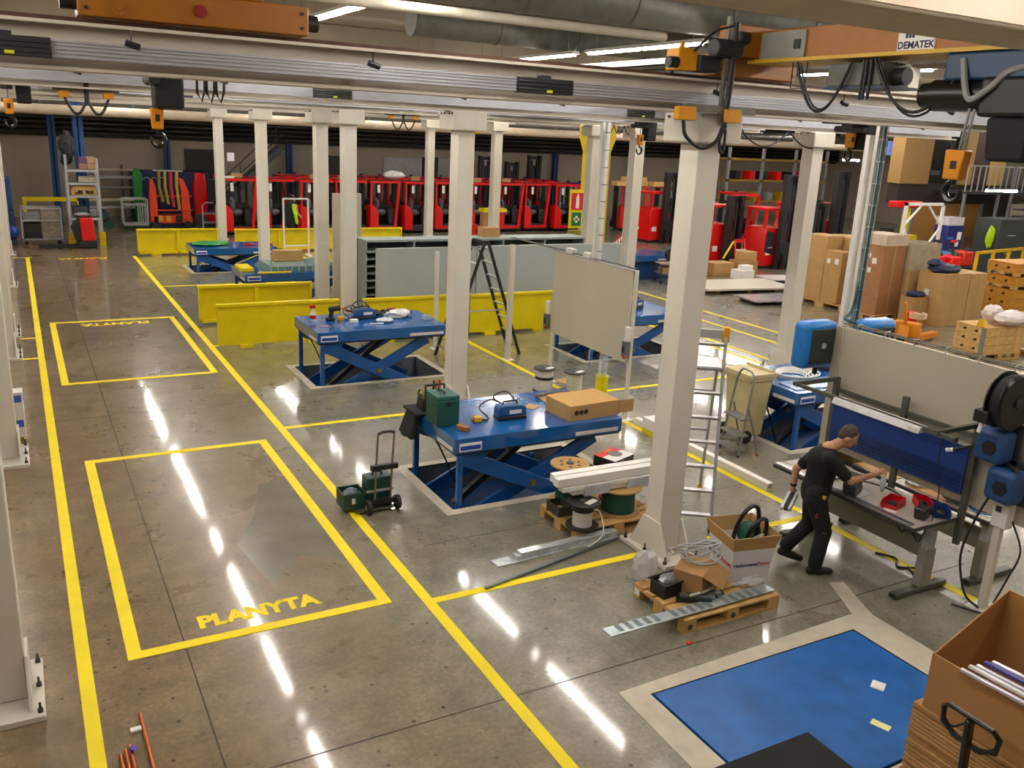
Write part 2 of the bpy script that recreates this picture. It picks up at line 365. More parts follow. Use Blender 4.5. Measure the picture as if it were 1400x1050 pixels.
# doors and white boards on the back wall
dr=struct(B().box(6.8,Y1-.1,0,8.4,Y1,3.0).make('door_1',M('3a3836',.6,var=.1))); B().box(7.55,Y1-.16,1.0,7.65,Y1-.1,1.15).make('door_handle',STEEL,dr)
dr=struct(B().box(13.0,Y1-.1,0,14.6,Y1,2.9).make('door_2',M('4a4238',.6,var=.1))); B().box(13.1,Y1-.16,1.0,13.2,Y1-.1,1.15).make('door_handle',STEEL,dr)
one('white_board','plain white board on the back wall right of the third cream column','board',B().box(16.2,Y1-.1,1.6,20.2,Y1-.02,2.9),M('cfcdd0',.5))
# ------------------------------------------------------------------ strip lamps
LAMPM=M('fff8ee',.5,var=0,emit=LAMP)
def lamp_proto(loc):
    t=thing('strip_light','white strip light under the ceiling','light',loc)
    B().prism([(-.05,.05),(.05,.05),(.08,0),(-.08,0)],'y',-1.45,1.45).make('housing',M('d8d6d0',.5,var=.02),t)
    for k in (-1,1): B().box(-.035,k*.72-.67,-.03,.035,k*.72+.67,.002).make('tube',LAMPM,t)
    for k in (-1.2,1.2): B().cyl((0,k,.05),(0,k,ZC-5.73),.006,6).make('hanger',GREY,t)
    return t
L0=None
for x in (-1.2,3.6,8.4,13.2,18.,24.,30.,38.):
    for k in range(11):
        y=11.5+(k-3)*3.25
        if y>37: continue
        lb='white strip light, one of those in rows under the ceiling'
        if L0 is None: L0=lamp_proto((x,y,5.73)); o=L0
        else: o=dup(L0,(x,y,5.73))
        rn={-1.2:'over the left column row',3.6:'just right of the aisle',8.4:'over the beige screens',13.2:'over the right column row',18.:'over the right-hand cartons',24.:'over the right-hand trucks',30.:'before the office block',38.:'near the far right wall'}[x]
        lb=['first','second','third','fourth','fifth','sixth','seventh','eighth','ninth','tenth','eleventh'][k]+' strip light from the front in the row '+rn
        if x==3.6 and k==3: o['label']='bright double strip light above the front crane beam, right of the orange end truck'
        else: o['label']=lb
        o['group']='strip lights in rows under the ceiling'
# ------------------------------------------------------------------ ceiling services
def rduct(name,lb,p,q,r,mt,step=1.5):
    p=Vector(p);q=Vector(q);o=B().cyl(p,q,r,20).make(name,mt); tag(o,lb,'duct'); n=int((q-p).length/step); ax='x' if abs((q-p).x)>abs((q-p).y) else 'y'
    for i in range(1,n): 
        c=p+(q-p)*(i/n); B().lathe([(r,0),(r+.012,0),(r+.012,.03),(r,.03)],tuple(c),20,ax).make('duct_joint',mt,o)
GALV=M('6c6c62',.5,.4,var=.2,scale=5)
rduct('ventilation_duct','wide round galvanised duct along the ceiling right of the strip light',(3.9,9.87,6.09),(14.5,9.87,6.09),.3,GALV)
rduct('ventilation_duct','second galvanised duct further back under the ceiling',(5.8,14.2,6.1),(15,14.2,6.1),.26,GALV)
o=tag(B().box(9.2,3.2,5.4,9.75,33,5.66).make('flat_duct',M('6d6c62',.45,.5,var=.15)),'flat grey duct running away under the ceiling with black hangers','duct')
for i in range(14):
    y=6+i*1.9; B().box(9.17,y,5.37,9.78,y+.05,5.69).make('duct_flange',DGREY,o)
o=thing('cable_tray','grey cable tray running away beside the flat duct','cable tray',(8.86,3.2,5.5))
B().box(-.2,0,0,.2,30,.02).box(-.2,0,0,-.18,30,.1).box(.18,0,0,.2,30,.1).make('tray',GREY,o)
for k in range(5): B().tube([(-.14+k*.07,0,.04+.01*(k%2)),(-.14+k*.07,30,.04)],.02,6).make('cable',BLACK,o)
one('flat_pipe','pale grey pipe along the ceiling behind the front crane beam','pipe',B().cyl((1.5,8.6,5.55),(6.6,8.6,5.55),.05,10),M('b8b2a2',.5))
# ------------------------------------------------------------------ columns and crane runway beams
ROWS=(7.05,12.65,18.35,20.2,26.1,31.9)
XM=(5.97,6.05,6.15,6.12,6.2,6.15); XR=(0,13.48,13.53,13.5,13.7,13.9)
def column_proto(loc,lb):
    t=thing('steel_column',lb,'column',loc); s=.14
    B().box(-s,-s,.05,s,s,4.45).make('shaft',CREAM,t,bevel=.012)
    B().box(-.25,-.42,0,.25,.42,.05).make('base_plate',CREAM2,t,bevel=.004,seg=1)
    for x in (-.152,.152): B().prism([(-.34,.05),(.34,.05),(.15,.42),(-.15,.42)],'x',x-.012,x+.012).make('gusset_plate',CREAM,t,bevel=.003,seg=1)
    B().box(-.27,-.27,4.42,.27,.27,4.7).make('head_box',CREAM2,t,bevel=.02)
    for x in (-.19,-.09,.09,.19): B().cyl((-.285,x,4.66),(-.27,x,4.66),.014,6).make('head_bolt',DGREY,t)
    for a,b in ((-.215,-.36),(.215,-.36),(.215,.36),(-.215,.36),(.215,0),(-.215,0)):
        B().cyl((a,b,.05),(a,b,.08),.022,6).cyl((a,b,.08),(a,b,.13),.01,6).make('anchor_bolt',DGREY,t)
    return t
C0=None
rown=['front','second','third','fourth','fifth','rearmost']
for j,y in enumerate(ROWS):
    for x,side in ((-.41,'left'),(XM[j],'middle'),(XR[j],'right')):
        if side=='right' and j==0: continue
        if side=='middle': lb={0:'large cream steel column in front, beside the pallet with the white carton',1:'cream column just behind the near blue lift table',2:'cream column standing beside the grey slatted frame stack',3:'slim cream column between the yellow barriers and the slatted stack',4:'cream column behind the far low blue lift table',5:'far cream column with a small notice, left of the red trucks'}[j]
        elif side=='right': lb={1:'cream column right of the ladder, behind the tilted blue lift table',2:'bright cream column right of the yellow post, behind the beige screen',3:'cream column in front of the yellow fire-sign post',4:'cream column with red fork trucks on both sides',5:'far cream column with red and white tape round its foot'}[j]
        else: lb=rown[j]+' cream column of the row along the left picture edge'
        if C0 is None: C0=column_proto((x,y,0),lb)
        else: dup(C0,(x,y,0),label=lb)
def ibeam(b,y,x0,x1,z0,h,wd,tf=.022,tw=.014):
    z1=z0+h
    b.box(x0,y-wd/2,z0,x1,y+wd/2,z0+tf).box(x0,y-wd/2,z1-tf,x1,y+wd/2,z1).box(x0,y-tw/2,z0+tf,x1,y+tw/2,z1-tf)
ALUR=M('b9bbc4',.38,.5,var=.04); JB=M('202226',.45,var=.15); YT=M('c8d000',.5)
BEAM=M('d2cabb',.5,var=.04,scale=1.5)
joints={0:(.02,4.03,11.4),1:(-.35,3.95,9.2),2:(-.3,2.8,8.6),3:(-.2,3.6,10.2),4:(1.2,7.6,14.),5:(4,12.)}
for j,y in enumerate(ROWS):
    t=thing('runway_beam','cream crane runway beam on the '+rown[j]+' row of columns, with aluminium conductor rail','beam',(0,y,0))
    xa,xb=-7.,17.5 if j else 14.
    q=B(); ibeam(q,0,xa,xb,4.7,.31,.26)
    q.make('girder',BEAM,t)
    B().box(xa,-.03,5.01,xb,.03,5.045).make('crane_rail',BRUST,t)
    q=B().box(xa,-.19,4.77,xb,-.145,4.885)
    for z in (4.775,4.8,4.825,4.85,4.87): q.box(xa,-.2,z,xb,-.19,z+.012)
    q.make('conductor_rail',ALUR,t)
    for x in joints[j]:
        q=B().box(x-.27,-.235,4.765,x+.27,-.14,4.89).box(x-.05,-.225,4.885,x+.05,-.15,4.915)
        for z in (4.79,4.82,4.85): q.box(x-.27,-.245,z,x+.27,-.235,z+.015)
        o=q.make('joint_cover',JB,t,bevel=.004,seg=1); B().box(x+.0,-.249,4.775,x+.055,-.2445,4.795).make('tag',YT,o)
    k=0; x=xa+.9
    while x<xb:
        if not any(abs(x-v)<.4 for v in joints[j]):
            q=B().box(x-.02,-.16,4.86,x+.02,-.02,4.89).cyl((x-.04,-.2,4.9),(x+.05,-.2,4.875),.022,8).cyl((x,-.19,4.9),(x,-.19,4.98),.006,6)
            q.make('rail_clamp',JB,t)
        x+=1.72; k+=1
# ------------------------------------------------------------------ crane 1 on the front beam, top left
def end_truck(t,x0,x1,y,mt=ORANGE):
    z=5.055
    B().box(x0,y-.13,z,x1,y+.13,z+.2).make('end_truck',mt,t,bevel=.008)
    for x in (x0,x1):
        s=1 if x==x1 else -1
        B().cyl((x,y,z+.1),(x+s*.1,y,z+.1),.06,12).make('buffer',BLACK,t)
        for zz in (z+.05,z+.15): B().cyl((x-s*.05,y-.145,zz),(x-s*.05,y-.13,zz),.012,8).make('bolt',BLACK,t)
t=thing('overhead_crane','orange overhead crane end truck with a red dot, on front beam at upper left','crane',(0,0,0))
end_truck(t,.47,2.02,7.05)
B().cyl((1.25,6.905,5.15),(1.25,6.92,5.15),.042,20).make('red_dot',M('8c1412',.5),t)
B().cyl((.72,6.905,5.12),(.72,6.92,5.12),.05,16).cyl((.72,6.89,5.12),(.72,6.91,5.12),.02,8).make('wheel_cap',ORANGE,t)
B().prism([(1.05,5.255),(1.7,5.255),(1.62,5.62),(1.12,5.62)],'y',6.93,7.16).make('end_bracket',ORANGE,t,bevel=.01)
B().box(1.15,6.9,5.3,1.55,12.8,5.62).make('bridge_girder',ORANGE,t,bevel=.01)
B().box(.6,12.52,5.055,2.1,12.78,5.255).make('end_truck',ORANGE,t,bevel=.008)
# hoist hanging under that crane, between the two beams
HB=M('23252a',.55,var=.15)
def bridge(lb,x,ya,yb):
    t=thing('bridge_girder',lb,'crane',(x,0,0))
    B().box(-.11,ya+.2,5.06,.11,yb-.2,5.3).make('girder',ORANGE,t,bevel=.006)
    for y in (ya,yb): B().box(-.6,y-.12,5.05,.6,y+.12,5.22).make('end_truck',ORANGE,t,bevel=.006)
def chain_hoist(name,lb,c,zt,drop,s=1.,bag=(.34,.3,.42),top=None,bx=.02,mot=1.):
    t=thing(name,lb,'hoist',(c[0],c[1],zt))
    B().box(-.16*s,-.6*s,-.04,.16*s,.6*s,.0).make('trolley_plate',BLACK,t,bevel=.01)
    B().cyl((-.14*s,-.3*s,-.13*s),(-.14*s,.3*s,-.13*s),.13*s*mot,16).box(-.2*s,-.1*s,-.18*s,-.02*s,.14*s,-.03*s).make('motor',HB,t,bevel=.012)
    if top: B().box(-.05,-.05,-.01,.05,.05,top-zt).make('suspension_lug',BLACK,t)
    a,b,h=bag
    B().prism([(-a/2,-.02),(a/2,-.02),(a/2*.9,-h),(-a/2*.9,-h)],'x',bx*s,bx*s+b).make('chain_bag',M('16171b',.8,var=.15,scale=9),t,bevel=.025)
    B().cyl((-.1*s,0,-.1),(-.1*s,0,-drop),.012*s,8).make('load_chain',STEEL,t)
    hb=B().prism([(-.075,0),(.075,0),(.06,-.24),(-.06,-.24)],'y',-.05,.05)
    hb.v=[(x*s-.1*s,y*s,z*s-drop) for x,y,z in hb.v]
    o=hb.make('hook_block',M('d98a08',.4,var=.06),t,bevel=.012*s)
    B().box(-.125*s,-.056*s,-drop-.15*s,-.075*s,-.05*s,-drop-.07*s).make('label_plate',BLACK,o)
    pts=[(-.1*s+.0*s,0,-drop-.22*s),(-.1*s,0,-drop-.29*s)]+[(-.1*s+.075*s*math.cos(u),0,-drop-.36*s+.085*s*math.sin(u)) for u in [math.radians(60-k*24) for k in range(12)]]
    B().tube(pts,[.02*s]*3+[.026*s]*6+[.018*s]*(len(pts)-9),8).make('hook',BLACKG,o)
    return t
H1=chain_hoist('chain_hoist','black chain hoist with orange hook block hanging at upper left','p',4.7,.5) if False else None
H=chain_hoist('chain_hoist','black chain hoist and bag with orange hook block, upper left below the crane beam',(1.32,9.3),4.86,.36,s=.8,bag=(.3,.26,.36),top=5.3,bx=-.13,mot=.5)
for k in range(3): B().tube([(.3+.09*k,.0,0),(.3+.09*k,.02,-.2),(.34+.09*k,.03,-.28),(.37+.09*k,.02,-.18),(.375+.09*k,0,0)],.013,6).make('cable_loop',BLACK,H)
B().box(.02,-.04,-.02,.62,.04,.02).make('cable_arm',BLACK,H)
chain_hoist('chain_hoist','small dark chain hoist with orange block at the far upper left edge',(.12,15.6),4.86,.3,s=.9,bag=(.26,.2,.36),top=5.06,mot=.4)
bridge('orange bridge girder of the crane at the far upper left',.12,12.65,18.35)
def loops(t,x,y0,y1,z,n,dep,r=.012,ax='y'):
    st=(y1-y0)/n
    for k in range(n):
        a=y0+k*st; pts=[]
        for i in range(13):
            u=i/12; d=dep*(1-(2*u-1)**2)
            pts.append((x,a+st*u,z-d) if ax=='y' else (a+st*u,x,z-d))
        B().tube(pts,r,7).make('cable_loop',BLACK,t)
def feeder(lb,x,y,z,w=.5,s=1.):
    t=thing('current_collector',lb,'cable',(x,y,z))
    for a in (-1,1): B().box(a*w/2-.06*s,-.05,-.05*s,a*w/2+.06*s,.03,.03*s).make('collector_head',M('d9920c',.5,var=.1),t,bevel=.006)
    for a in (-1,1):
        pts=[(a*w/2*(1-u)+0*u, -.03, -.04*s-w*.42*math.sin(PI*min(1,u*1.0)*.95)+(.02*u)) for u in [i/12 for i in range(13)]]
        B().tube(pts,.017*s,8).make('cable_loop',BLACK,t)
    B().cyl((0,-.03,-.12*s),(0,-.03,.2*s),.03*s,10).make('cable_bundle',BLACK,t)
    B().box(-w*.75,-.02,0.03,w*.75,.02,.06).make('arm_rail',GALV,t)
    return t
feeder('yellow collector heads with two black cable loops, upper left under the second beam',.88,12.65,4.641,.5)
feeder('small far yellow collector heads with cable loops under a beam, left of middle',8.1,20.2,4.641,.6)
# ------------------------------------------------------------------ crane 2 (upper right)
t=thing('overhead_crane','yellow overhead crane with long girder and name plate, upper right','crane',(0,0,0))
end_truck(t,5.95,7.0,7.05)
B().box(5.38,6.78,5.06,5.6,6.96,5.25).box(5.42,6.8,5.25,5.46,6.84,5.3).make('wheel_block',M('d08a10',.45,var=.08),t,bevel=.006)
B().cyl((5.28,6.8,5.12),(5.38,6.8,5.12),.05,12).make('buffer',BLACK,t)
B().cyl((5.72,6.72,5.27),(6.02,6.72,5.27),.085,16).box(5.6,6.74,5.06,5.85,6.95,5.2).make('drive_motor',HB,t,bevel=.01)
B().cyl((6.0,6.7,5.38),(6.1,6.7,5.38),.055,12).make('motor_fan',BLACK,t)
B().box(6.0,6.74,5.22,6.9,6.98,5.5).make('girder_head',ORANGE,t,bevel=.01)
B().box(6.3,3.0,5.19,6.62,6.8,5.46).make('bridge_girder',ORANGE,t,bevel=.008)
B().box(6.22,3.0,5.17,6.7,6.8,5.2).make('bottom_flange',M('c9a020',.45,var=.1),t)
g=B().box(6.275,6.15,5.2,6.3,6.7,5.44).make('control_box',M('8a8a84',.5),t,bevel=.006)
B().box(6.26,6.2,5.28,6.276,6.27,5.36).make('switch',BLACK,g)
pl=B().box(6.288,4.83,5.21,6.3,5.17,5.35).make('name_plate',PAPER,t)
nv=M('1c2350',.6,var=0)
text('DEMATEK',.075,nv,pl,(6.287,5.0,5.245),(PI/2,0,-PI/2),depth=.001,bold=.002)
for k in range(3): B().box(6.284,5.02+k*.03,5.3,6.288,5.04+k*.03,5.34).make('mark',nv,pl)
o=thing('cable_mast','galvanised mast with black cable bundle and yellow collector heads before the big column','cable mast',(5.9,6.72,4.5))
B().box(-.03,-.02,.12,.0,.02,1.05).make('mast',GALV,o)
B().tube(spline([(.05,-.03,1.0),(.04,-.03,.8),(.045,-.03,.5),(.03,-.03,.25),(.02,-.03,.05)],4),.03,8).make('cable_bundle',BLACK,o)
B().box(-.45,-.03,.2,.4,.03,.27).make('collector_rail',GALV,o)
for x in (-.45,.1): B().box(x-.1,-.06,.12,x+.1,.02,.24).make('collector_head',M('d9920c',.5,var=.1),o,bevel=.008)
B().tube(spline([(-.47,-.03,.12),(-.43,-.04,-.02),(-.25,-.05,-.12),(-.08,-.05,-.06),(0,-.04,.08)],5),.018,8).make('cable_loop',BLACK,o)
B().tube(spline([(0,-.05,.05),(-.03,-.05,-.05),(-.01,-.05,-.15),(.03,-.05,-.13),(.03,-.05,.05)],5),.014,8).make('cable_loop',BLACK,o)
B().tube(spline([(.05,-.03,.98),(-.2,-.03,.9),(-.42,-.03,.72)],5),.012,6).make('motor_cable',BLACK,o)
# trolley box, festoon loops, main hoist
t=thing('crane_trolley','grey box trolley with dark motor under the yellow girder, upper right','hoist',(6.5,5.6,5.17))
B().box(-.18,-.3,-.22,.16,.28,-.03).make('trolley_box',M('5a5c56',.5,var=.1),t,bevel=.01); B().cyl((-.02,-.42,-.14),(-.02,-.3,-.14),.07,14).make('motor',HB,t)
B().box(-.2,-.38,-.24,.2,.3,-.22).make('base_plate',M('243a52',.5),t)
o=thing('festoon_cable','large black cable loops drooping from the yellow girder, upper right','cable',(6.27,6.2,5.16))
def sag(p,q,dep,r,par): 
    p=Vector(p);q=Vector(q);B().tube([p+(q-p)*(i/16)-Vector((0,0,dep*(1-(2*i/16-1)**2))) for i in range(17)],r,8).make('cable_loop',BLACK,par)
sag((0,.0,0),(0,-.62,0),.42,.013,o); sag((.02,-.02,0),(.02,-.6,0),.4,.009,o); sag((0,-.85,0),(0,-1.72,-.0),.42,.013,o); sag((.02,-.87,0),(.03,-1.7,0),.45,.01,o)
B().tube([(0,.05,0),(0,.05,-.22),(0,-.12,-.22),(0,-.12,0)],.007,6).make('cable_hook',BLACK,o)
for yy in (-.75,-.8,-.72): B().tube([(.03,yy,0),(.03,yy,-.32)],.015,6).make('cable_drop',BLACK,o)
t=thing('electric_hoist','big dark electric hoist with blue frame, chain bag and orange hook block at upper right','hoist',(6.45,4.13,4.97))
B().box(-.2,-.35,.0,.22,.55,.2).make('trolley_frame',M('1c3c5e',.45,var=.1),t,bevel=.02)
B().cyl((-.1,.66,-.1),(-.1,.2,-.1),.12,20).cyl((-.1,.76,-.1),(-.1,.66,-.1),.095,20).make('motor',BLACKG,t)
B().box(-.22,-.3,-.26,.16,.22,.02).make('gear_case',M('15181c',.45,var=.15),t,bevel=.03)
B().prism([(-.22,-.26),(.14,-.26),(.1,-.57),(-.2,-.57)],'x',-.2,.16).make('chain_bag',M('14151a',.8,var=.15,scale=9),t,bevel=.03)
for k in (0,1): B().cyl((-.15-.03*k,.27+.02*k,-.2),(-.15-.03*k,.3+.02*k,-.52),.011,8).make('load_chain',STEEL,t)
hb=B().prism([(-.085,0),(.085,0),(.075,-.22),(-.06,-.22)],'x',-.05,.05); hb.v=[(x-.16,y+.33,z-.5) for x,y,z in hb.v]
o=hb.make('hook_block',M('d98a08',.4,var=.06),t,bevel=.012); B().box(-.216,.3,-.64,-.209,.35,-.58).make('label_plate',BLACK,o); B().cyl((-.16,.37,-.5),(-.16,.37,-.43),.03,10).cyl((-.16,.37,-.45),(-.16,.37,-.43),.05,10).make('chain_stop',BLACK,o)
pts=[(-.16,.33,-.71),(-.16,.33,-.75)]+[(-.16,.33+.065*math.cos(u),-.81+.07*math.sin(u)) for u in [math.radians(70-k*24) for k in range(12)]]
B().tube(pts,[.024]*3+[.03]*6+[.02]*5,8).make('hook',BLACKG,o)
B().tube(spline([(-.2,.4,.15),(-.24,.32,-.05),(-.25,.25,-.14),(-.24,.12,-.06),(-.2,0,.06),(-.15,-.3,.1)],5),.024,8).make('cable_conduit',M('8f9090',.6),t)
# small hoist behind the front beam, right of the column behind
chain_hoist('chain_hoist','dark chain hoist with narrow orange block behind the front beam, right of middle',(10.95,9.5),4.82,.16,s=.9,bag=(.34,.34,.4),top=5.06,mot=.4)
bridge('orange bridge girder behind the front beam at right, carrying a small hoist',10.95,7.05,12.65)
chain_hoist('chain_hoist','black hoist bag hanging against the bright cream column behind the screen',(11.95,16.),4.8,.3,s=.9,bag=(.24,.24,.42),top=5.06,mot=.4)
bridge('orange bridge girder above the screen, carrying the hoist by the bright column',11.95,12.65,18.35)
t=thing('festoon_cable','thin black cable loops beside the hoist near the bright column','cable',(12.5,18.35,4.698)); loops(t,0,0,.9,0,3,.2,.012,'x')
t=thing('festoon_cable','thin black cable loops hanging under the second beam, right of the big column','cable',(11.3,12.55,4.698)); loops(t,0,.2,2.6,0,2,.3,.014,'x'); B().tube([(.1,0,.05),(.1,0,-.02),(.22,0,-.02),(.22,0,.05)],.01,6).make('cable_hook',BLACK,t)
# head plate and conduit passing the front beam
t=thing('beam_bracket','pale bracket box standing on the front beam at upper right','bracket',(8.6,7.15,4.9)); B().box(-.3,-.12,.145,.4,.04,.44).make('bracket_plate',CREAM2,t,bevel=.01); B().box(-.55,-.1,.145,-.35,.1,.3).make('side_plate',CREAM,t,bevel=.01)
# ------------------------------------------------------------------ scissor lift tables
BT=M('13589c',.16,var=.15,scale=2.5,coat=.5)
def lift_table(lb,x,y,zt,L=2.43,D=1.45,arms=True,top=None):
    t=thing('lift_table',lb,'lift table',(x,y,0),group='blue scissor lift tables')
    B().box(0,0,zt-.19,L,D,zt).make('platform',top or BT,t,bevel=.006)
    B().box(.02,.02,zt-.215,L-.02,D-.02,zt-.188).make('toe_guard',BLACK,t)
    B().box(.06,-.004,zt-.165,.36,0,zt-.06).make('name_sticker',M('e8e8f0',.5,var=0),t) 
    B().box(.075,-.006,zt-.15,.345,-.003,zt-.095).make('sticker_band',M('1a3fae',.5,var=0),t)
    B().box(-.004,.06,zt-.17,0,.5,zt-.12).make('warning_sticker',M('d8d4cc',.5,var=.1),t)
    q=B().box(L-.72,-.004,zt-.165,L-.06,0,zt-.115).make('warning_sticker',M('dcdad4',.5,var=.1),t)
    if not arms: return t
    lo,hi=-.33,zt-.27
    B().box(.02,.03,-.41,L-.02,D-.03,-.36).make('base_frame',BLUED,t)
    for y0,s in ((.1,1),(D-.1,-1)):
        B().bar((.14,y0,hi),(L-.25,y0,lo),.05,.2,(0,0,1)).make('scissor_arm',BLUE,t,bevel=.008)
        B().bar((.14,y0+.09*s,lo),(L-.3,y0+.09*s,hi),.05,.19,(0,0,1)).make('scissor_arm',BLUE,t,bevel=.008)
        B().prism([(.04,zt-.2),(.5,zt-.2),(.42,zt-.38),(.16,zt-.4)],'y',y0-.03*s,y0+.02*s).make('hinge_plate',BLUE,t)
        mx,mz=(.14+L-.27)/2,(hi+lo)/2
        B().cyl((mx,y0-.06*s,mz),(mx,y0+.12*s,mz),.045,14).cyl((mx,y0-.075*s,mz),(mx,y0-.06*s,mz),.03,6).make('pivot_pin',M('8a7a4a',.45,.6),t)
    for yy in (.05,D-.05):
        B().box(.06,yy-.03,-.36,.13,yy+.03,zt-.2).make('safety_leg',BLUE,t,bevel=.004)
        B().box(L-.55,yy-.025,-.36,L-.5,yy+.025,-.02).make('stop_post',BLUE,t)
    B().bar((.35,D/2,lo+.05),(1.45,D/2,hi-.08),.08,.08).make('cylinder_ram',BLACK,t)
    B().tube(spline([(.06,D*.6,zt-.2),(.2,D*.55,zt*.5),(.5,D*.5,-.3)],5),.012,6).make('hydraulic_hose',BLACK,t)
    return t
lift_table('near blue lift table carrying a carton and green tool case',4.31,8.97,.89)
lift_table('blue lift table covered with tools and a white cloth, before the yellow barriers',4.32,14.56,.96)
lift_table('far low blue lift table stacked with glass panes and a yellow block',4.43,20.57,1.02)
lift_table('farthest blue lift table with green film on its left end',4.43,27.2,.7)
lift_table('blue lift table half hidden behind the beige screen, holding a pump',9.95,14.56,.87)
lift_table('blue lift table behind the beige bin with a coil of white hose',9.95,8.97,.89)
lift_table('lowered blue lift table set flush in the floor, with two papers on it',4.27,3.47,.012,2.38,1.46,arms=False,top=M('125ca6',.42,var=.2,scale=3.5))
o=lift_table('far blue lift table behind the small grey trolley near the red fork trucks',16.4,22.9,.8)
for c in list(o.children):
    if c.name.split('.')[0] in('scissor_arm','safety_leg','pivot_pin','hinge_plate','base_frame','stop_post','cylinder_ram','hydraulic_hose'): bpy.data.objects.remove(c)
B().box(.1,.1,0,2.3,1.3,.1).make('base_frame',BLUED,o); B().box(.15,.15,.1,2.25,1.25,.585).make('bellows',BLUED,o)
one('paper_sheet','white paper square lying on the lowered blue table','paper',B().cbox((6.12,4.2,.0145),(.13,.11,.002),Matrix.Rotation(.5,3,'Z')),PAPER)
one('paper_note','yellow paper slip lying on the lowered blue table','paper',B().cbox((5.69,3.82,.0145),(.08,.15,.002),Matrix.Rotation(.35,3,'Z')),M('e8e0a0',.7))
# ------------------------------------------------------------------ yellow barrier panels
def barrier(lb,x0,y,L,h,n,front=True,zoff=0.):
    t=thing('yellow_barrier',lb,'barrier',(x0,y,zoff),group='yellow sheet steel barriers')
    p=B()
    pw=L/n
    if front:
        for k in range(n): B().box(k*pw+.004,-.02,.06,(k+1)*pw-.004,.02,h-.03).make('panel',YEL,t,bevel=.004)
    else:
        for k in range(n): B().box(k*pw+.05,.03,.07,(k+1)*pw-.05,.05,h-.05).make('panel',YEL,t)
        for k in range(n+1): B().box(max(0,k*pw-.05),-.05,.06,min(L,k*pw+.05),.05,h-.06).make('post',YEL,t,bevel=.005)
        B().box(0,-.05,.05,L,.05,.12).make('bottom_rail',YEL,t,bevel=.005)
    B().box(-.01,-.06,h-.06,L+.01,.06,h).make('top_rail',YEL,t,bevel=.006)
    for k in (.22,.78): B().box(L*k-.13,-.1,0,L*k+.13,.12,.06).make('foot',YEL,t)
    return t
barrier('far yellow barrier in front of the red fork lift at left, framed side facing us',3.3,30.95,2.52,.86,2,False)
barrier('yellow barrier with framed side facing us, behind the nearest flat one',3.3,20.06,2.52,.88,2,False)
barrier('nearest flat yellow barrier left of the tool-covered lift table',3.26,17.8,2.48,.9,1)
barrier('long far yellow barrier in front of the red fork trucks, behind the white frame',6.45,31.3,6.1,.79,4,False)
barrier('yellow barrier leaning in front of the left grey wall panel',6.15,17.4,2.42,.95,1)
barrier('yellow barrier in front of the right grey wall panel, behind the black ladder',8.62,17.4,2.25,.93,1)
# stacked grey steel frames with slats, and wall panels leaned before them
t=thing('steel_frame_stack','grey steel frame stack with slats and open bays behind the grey wall panels','frame',(6.62,18.62,0))
GG=M('8f9b97',.5,var=.08); GD=M('44504c',.7,var=.1)
B().box(0,.5,0,5.75,.56,1.98).make('back_sheet',GD,t)
B().box(0,0,1.95,5.75,.6,2.0).make('top_rail',GG,t,bevel=.005); B().box(0,0,1.72,5.75,.05,1.76).make('front_rail',GG,t)
for k in range(6): B().box(k*1.142,0,0,k*1.142+.04,.5,1.95).make('post',GG,t)
for k in range(11): B().box(.04,.02,.12+k*.16,.9,.5,.145+k*.16).make('slat',GG,t)
one('wall_panel','left flat grey wall panel standing before the slatted frame stack','panel',B().box(6.55,17.72,0,8.9,17.79,1.94),PANELG,bevel=.01)
one('wall_panel','right flat grey wall panel standing before the slatted frame stack','panel',B().box(8.92,17.72,0,12.85,17.79,1.95),PANELG,bevel=.01)
one('partition_panel','tall beige partition panel standing edge-on behind the slatted stack column','panel',B().box(6.12,19.32,0,6.78,19.4,2.95),M('b4ab98',.5,var=.04),bevel=.01)
t=thing('display_stand','empty white square-tube frame standing in front of the far yellow barrier','frame',(7.78,30.0,0))
for x in (0,.84): B().box(x,0,0,x+.05,.05,1.95).make('upright',WHITE,t)
B().box(.05,0,1.9,.84,.05,1.95).make('top_bar',WHITE,t); B().box(.05,0,.33,.84,.05,.38).make('cross_bar',WHITE,t)
for x in (0,.84): B().box(x-.04,-.2,0,x+.09,.25,.03).make('foot',WHITE,t)
# ------------------------------------------------------------------ screens on posts along the yellow line
def screen_post(lb,x,y,h,s=.05):
    t=thing('screen_post',lb,'post',(x,y,0)); B().box(-s/2,-s/2,.012,s/2,s/2,h).make('tube',CREAM,t); B().box(-.1,-.1,0,.1,.1,.012).make('foot_plate',WHITE,t); return t
screen_post('single white post behind the black ladder, on the yellow line',8.42,15.2,2.32,.09)
screen_post('thin white post in front of the left grey panel and yellow barrier',7.4,16.5,2.03,.07)
screen_post('white post under the far edge of the hanging beige screen',8.40,13.52,2.45)
screen_post('white post under the near edge of the hanging beige screen',8.40,11.12,2.45)
t=thing('protective_screen','beige screen panel held between two white posts, behind the carton','screen',(8.38,11.16,0))
B().box(-.035,0,.95,.0,2.34,2.43).make('panel',PANEL,t,bevel=.006); B().box(-.04,-.02,2.43,.04,2.4,2.445).make('top_profile',ALUP,t)
q=B()
for dx in (-.03,.03): q.tube([(dx,0,2.47),(dx,4.0,2.47)],.008,6)
q.make('cable_rail',GALV,t)
for k in range(6): B().tube([(-.035,.2+k*.4,2.44),(-.035,.2+k*.4,2.5),(.035,.2+k*.4,2.5),(.035,.2+k*.4,2.44)],.006,5).make('rail_clip',ALUP,t)
for y in (1.2,1.75): B().box(-.05,y,2.45,.05,y+.22,2.54).make('socket_box',WHITE,t,bevel=.01)
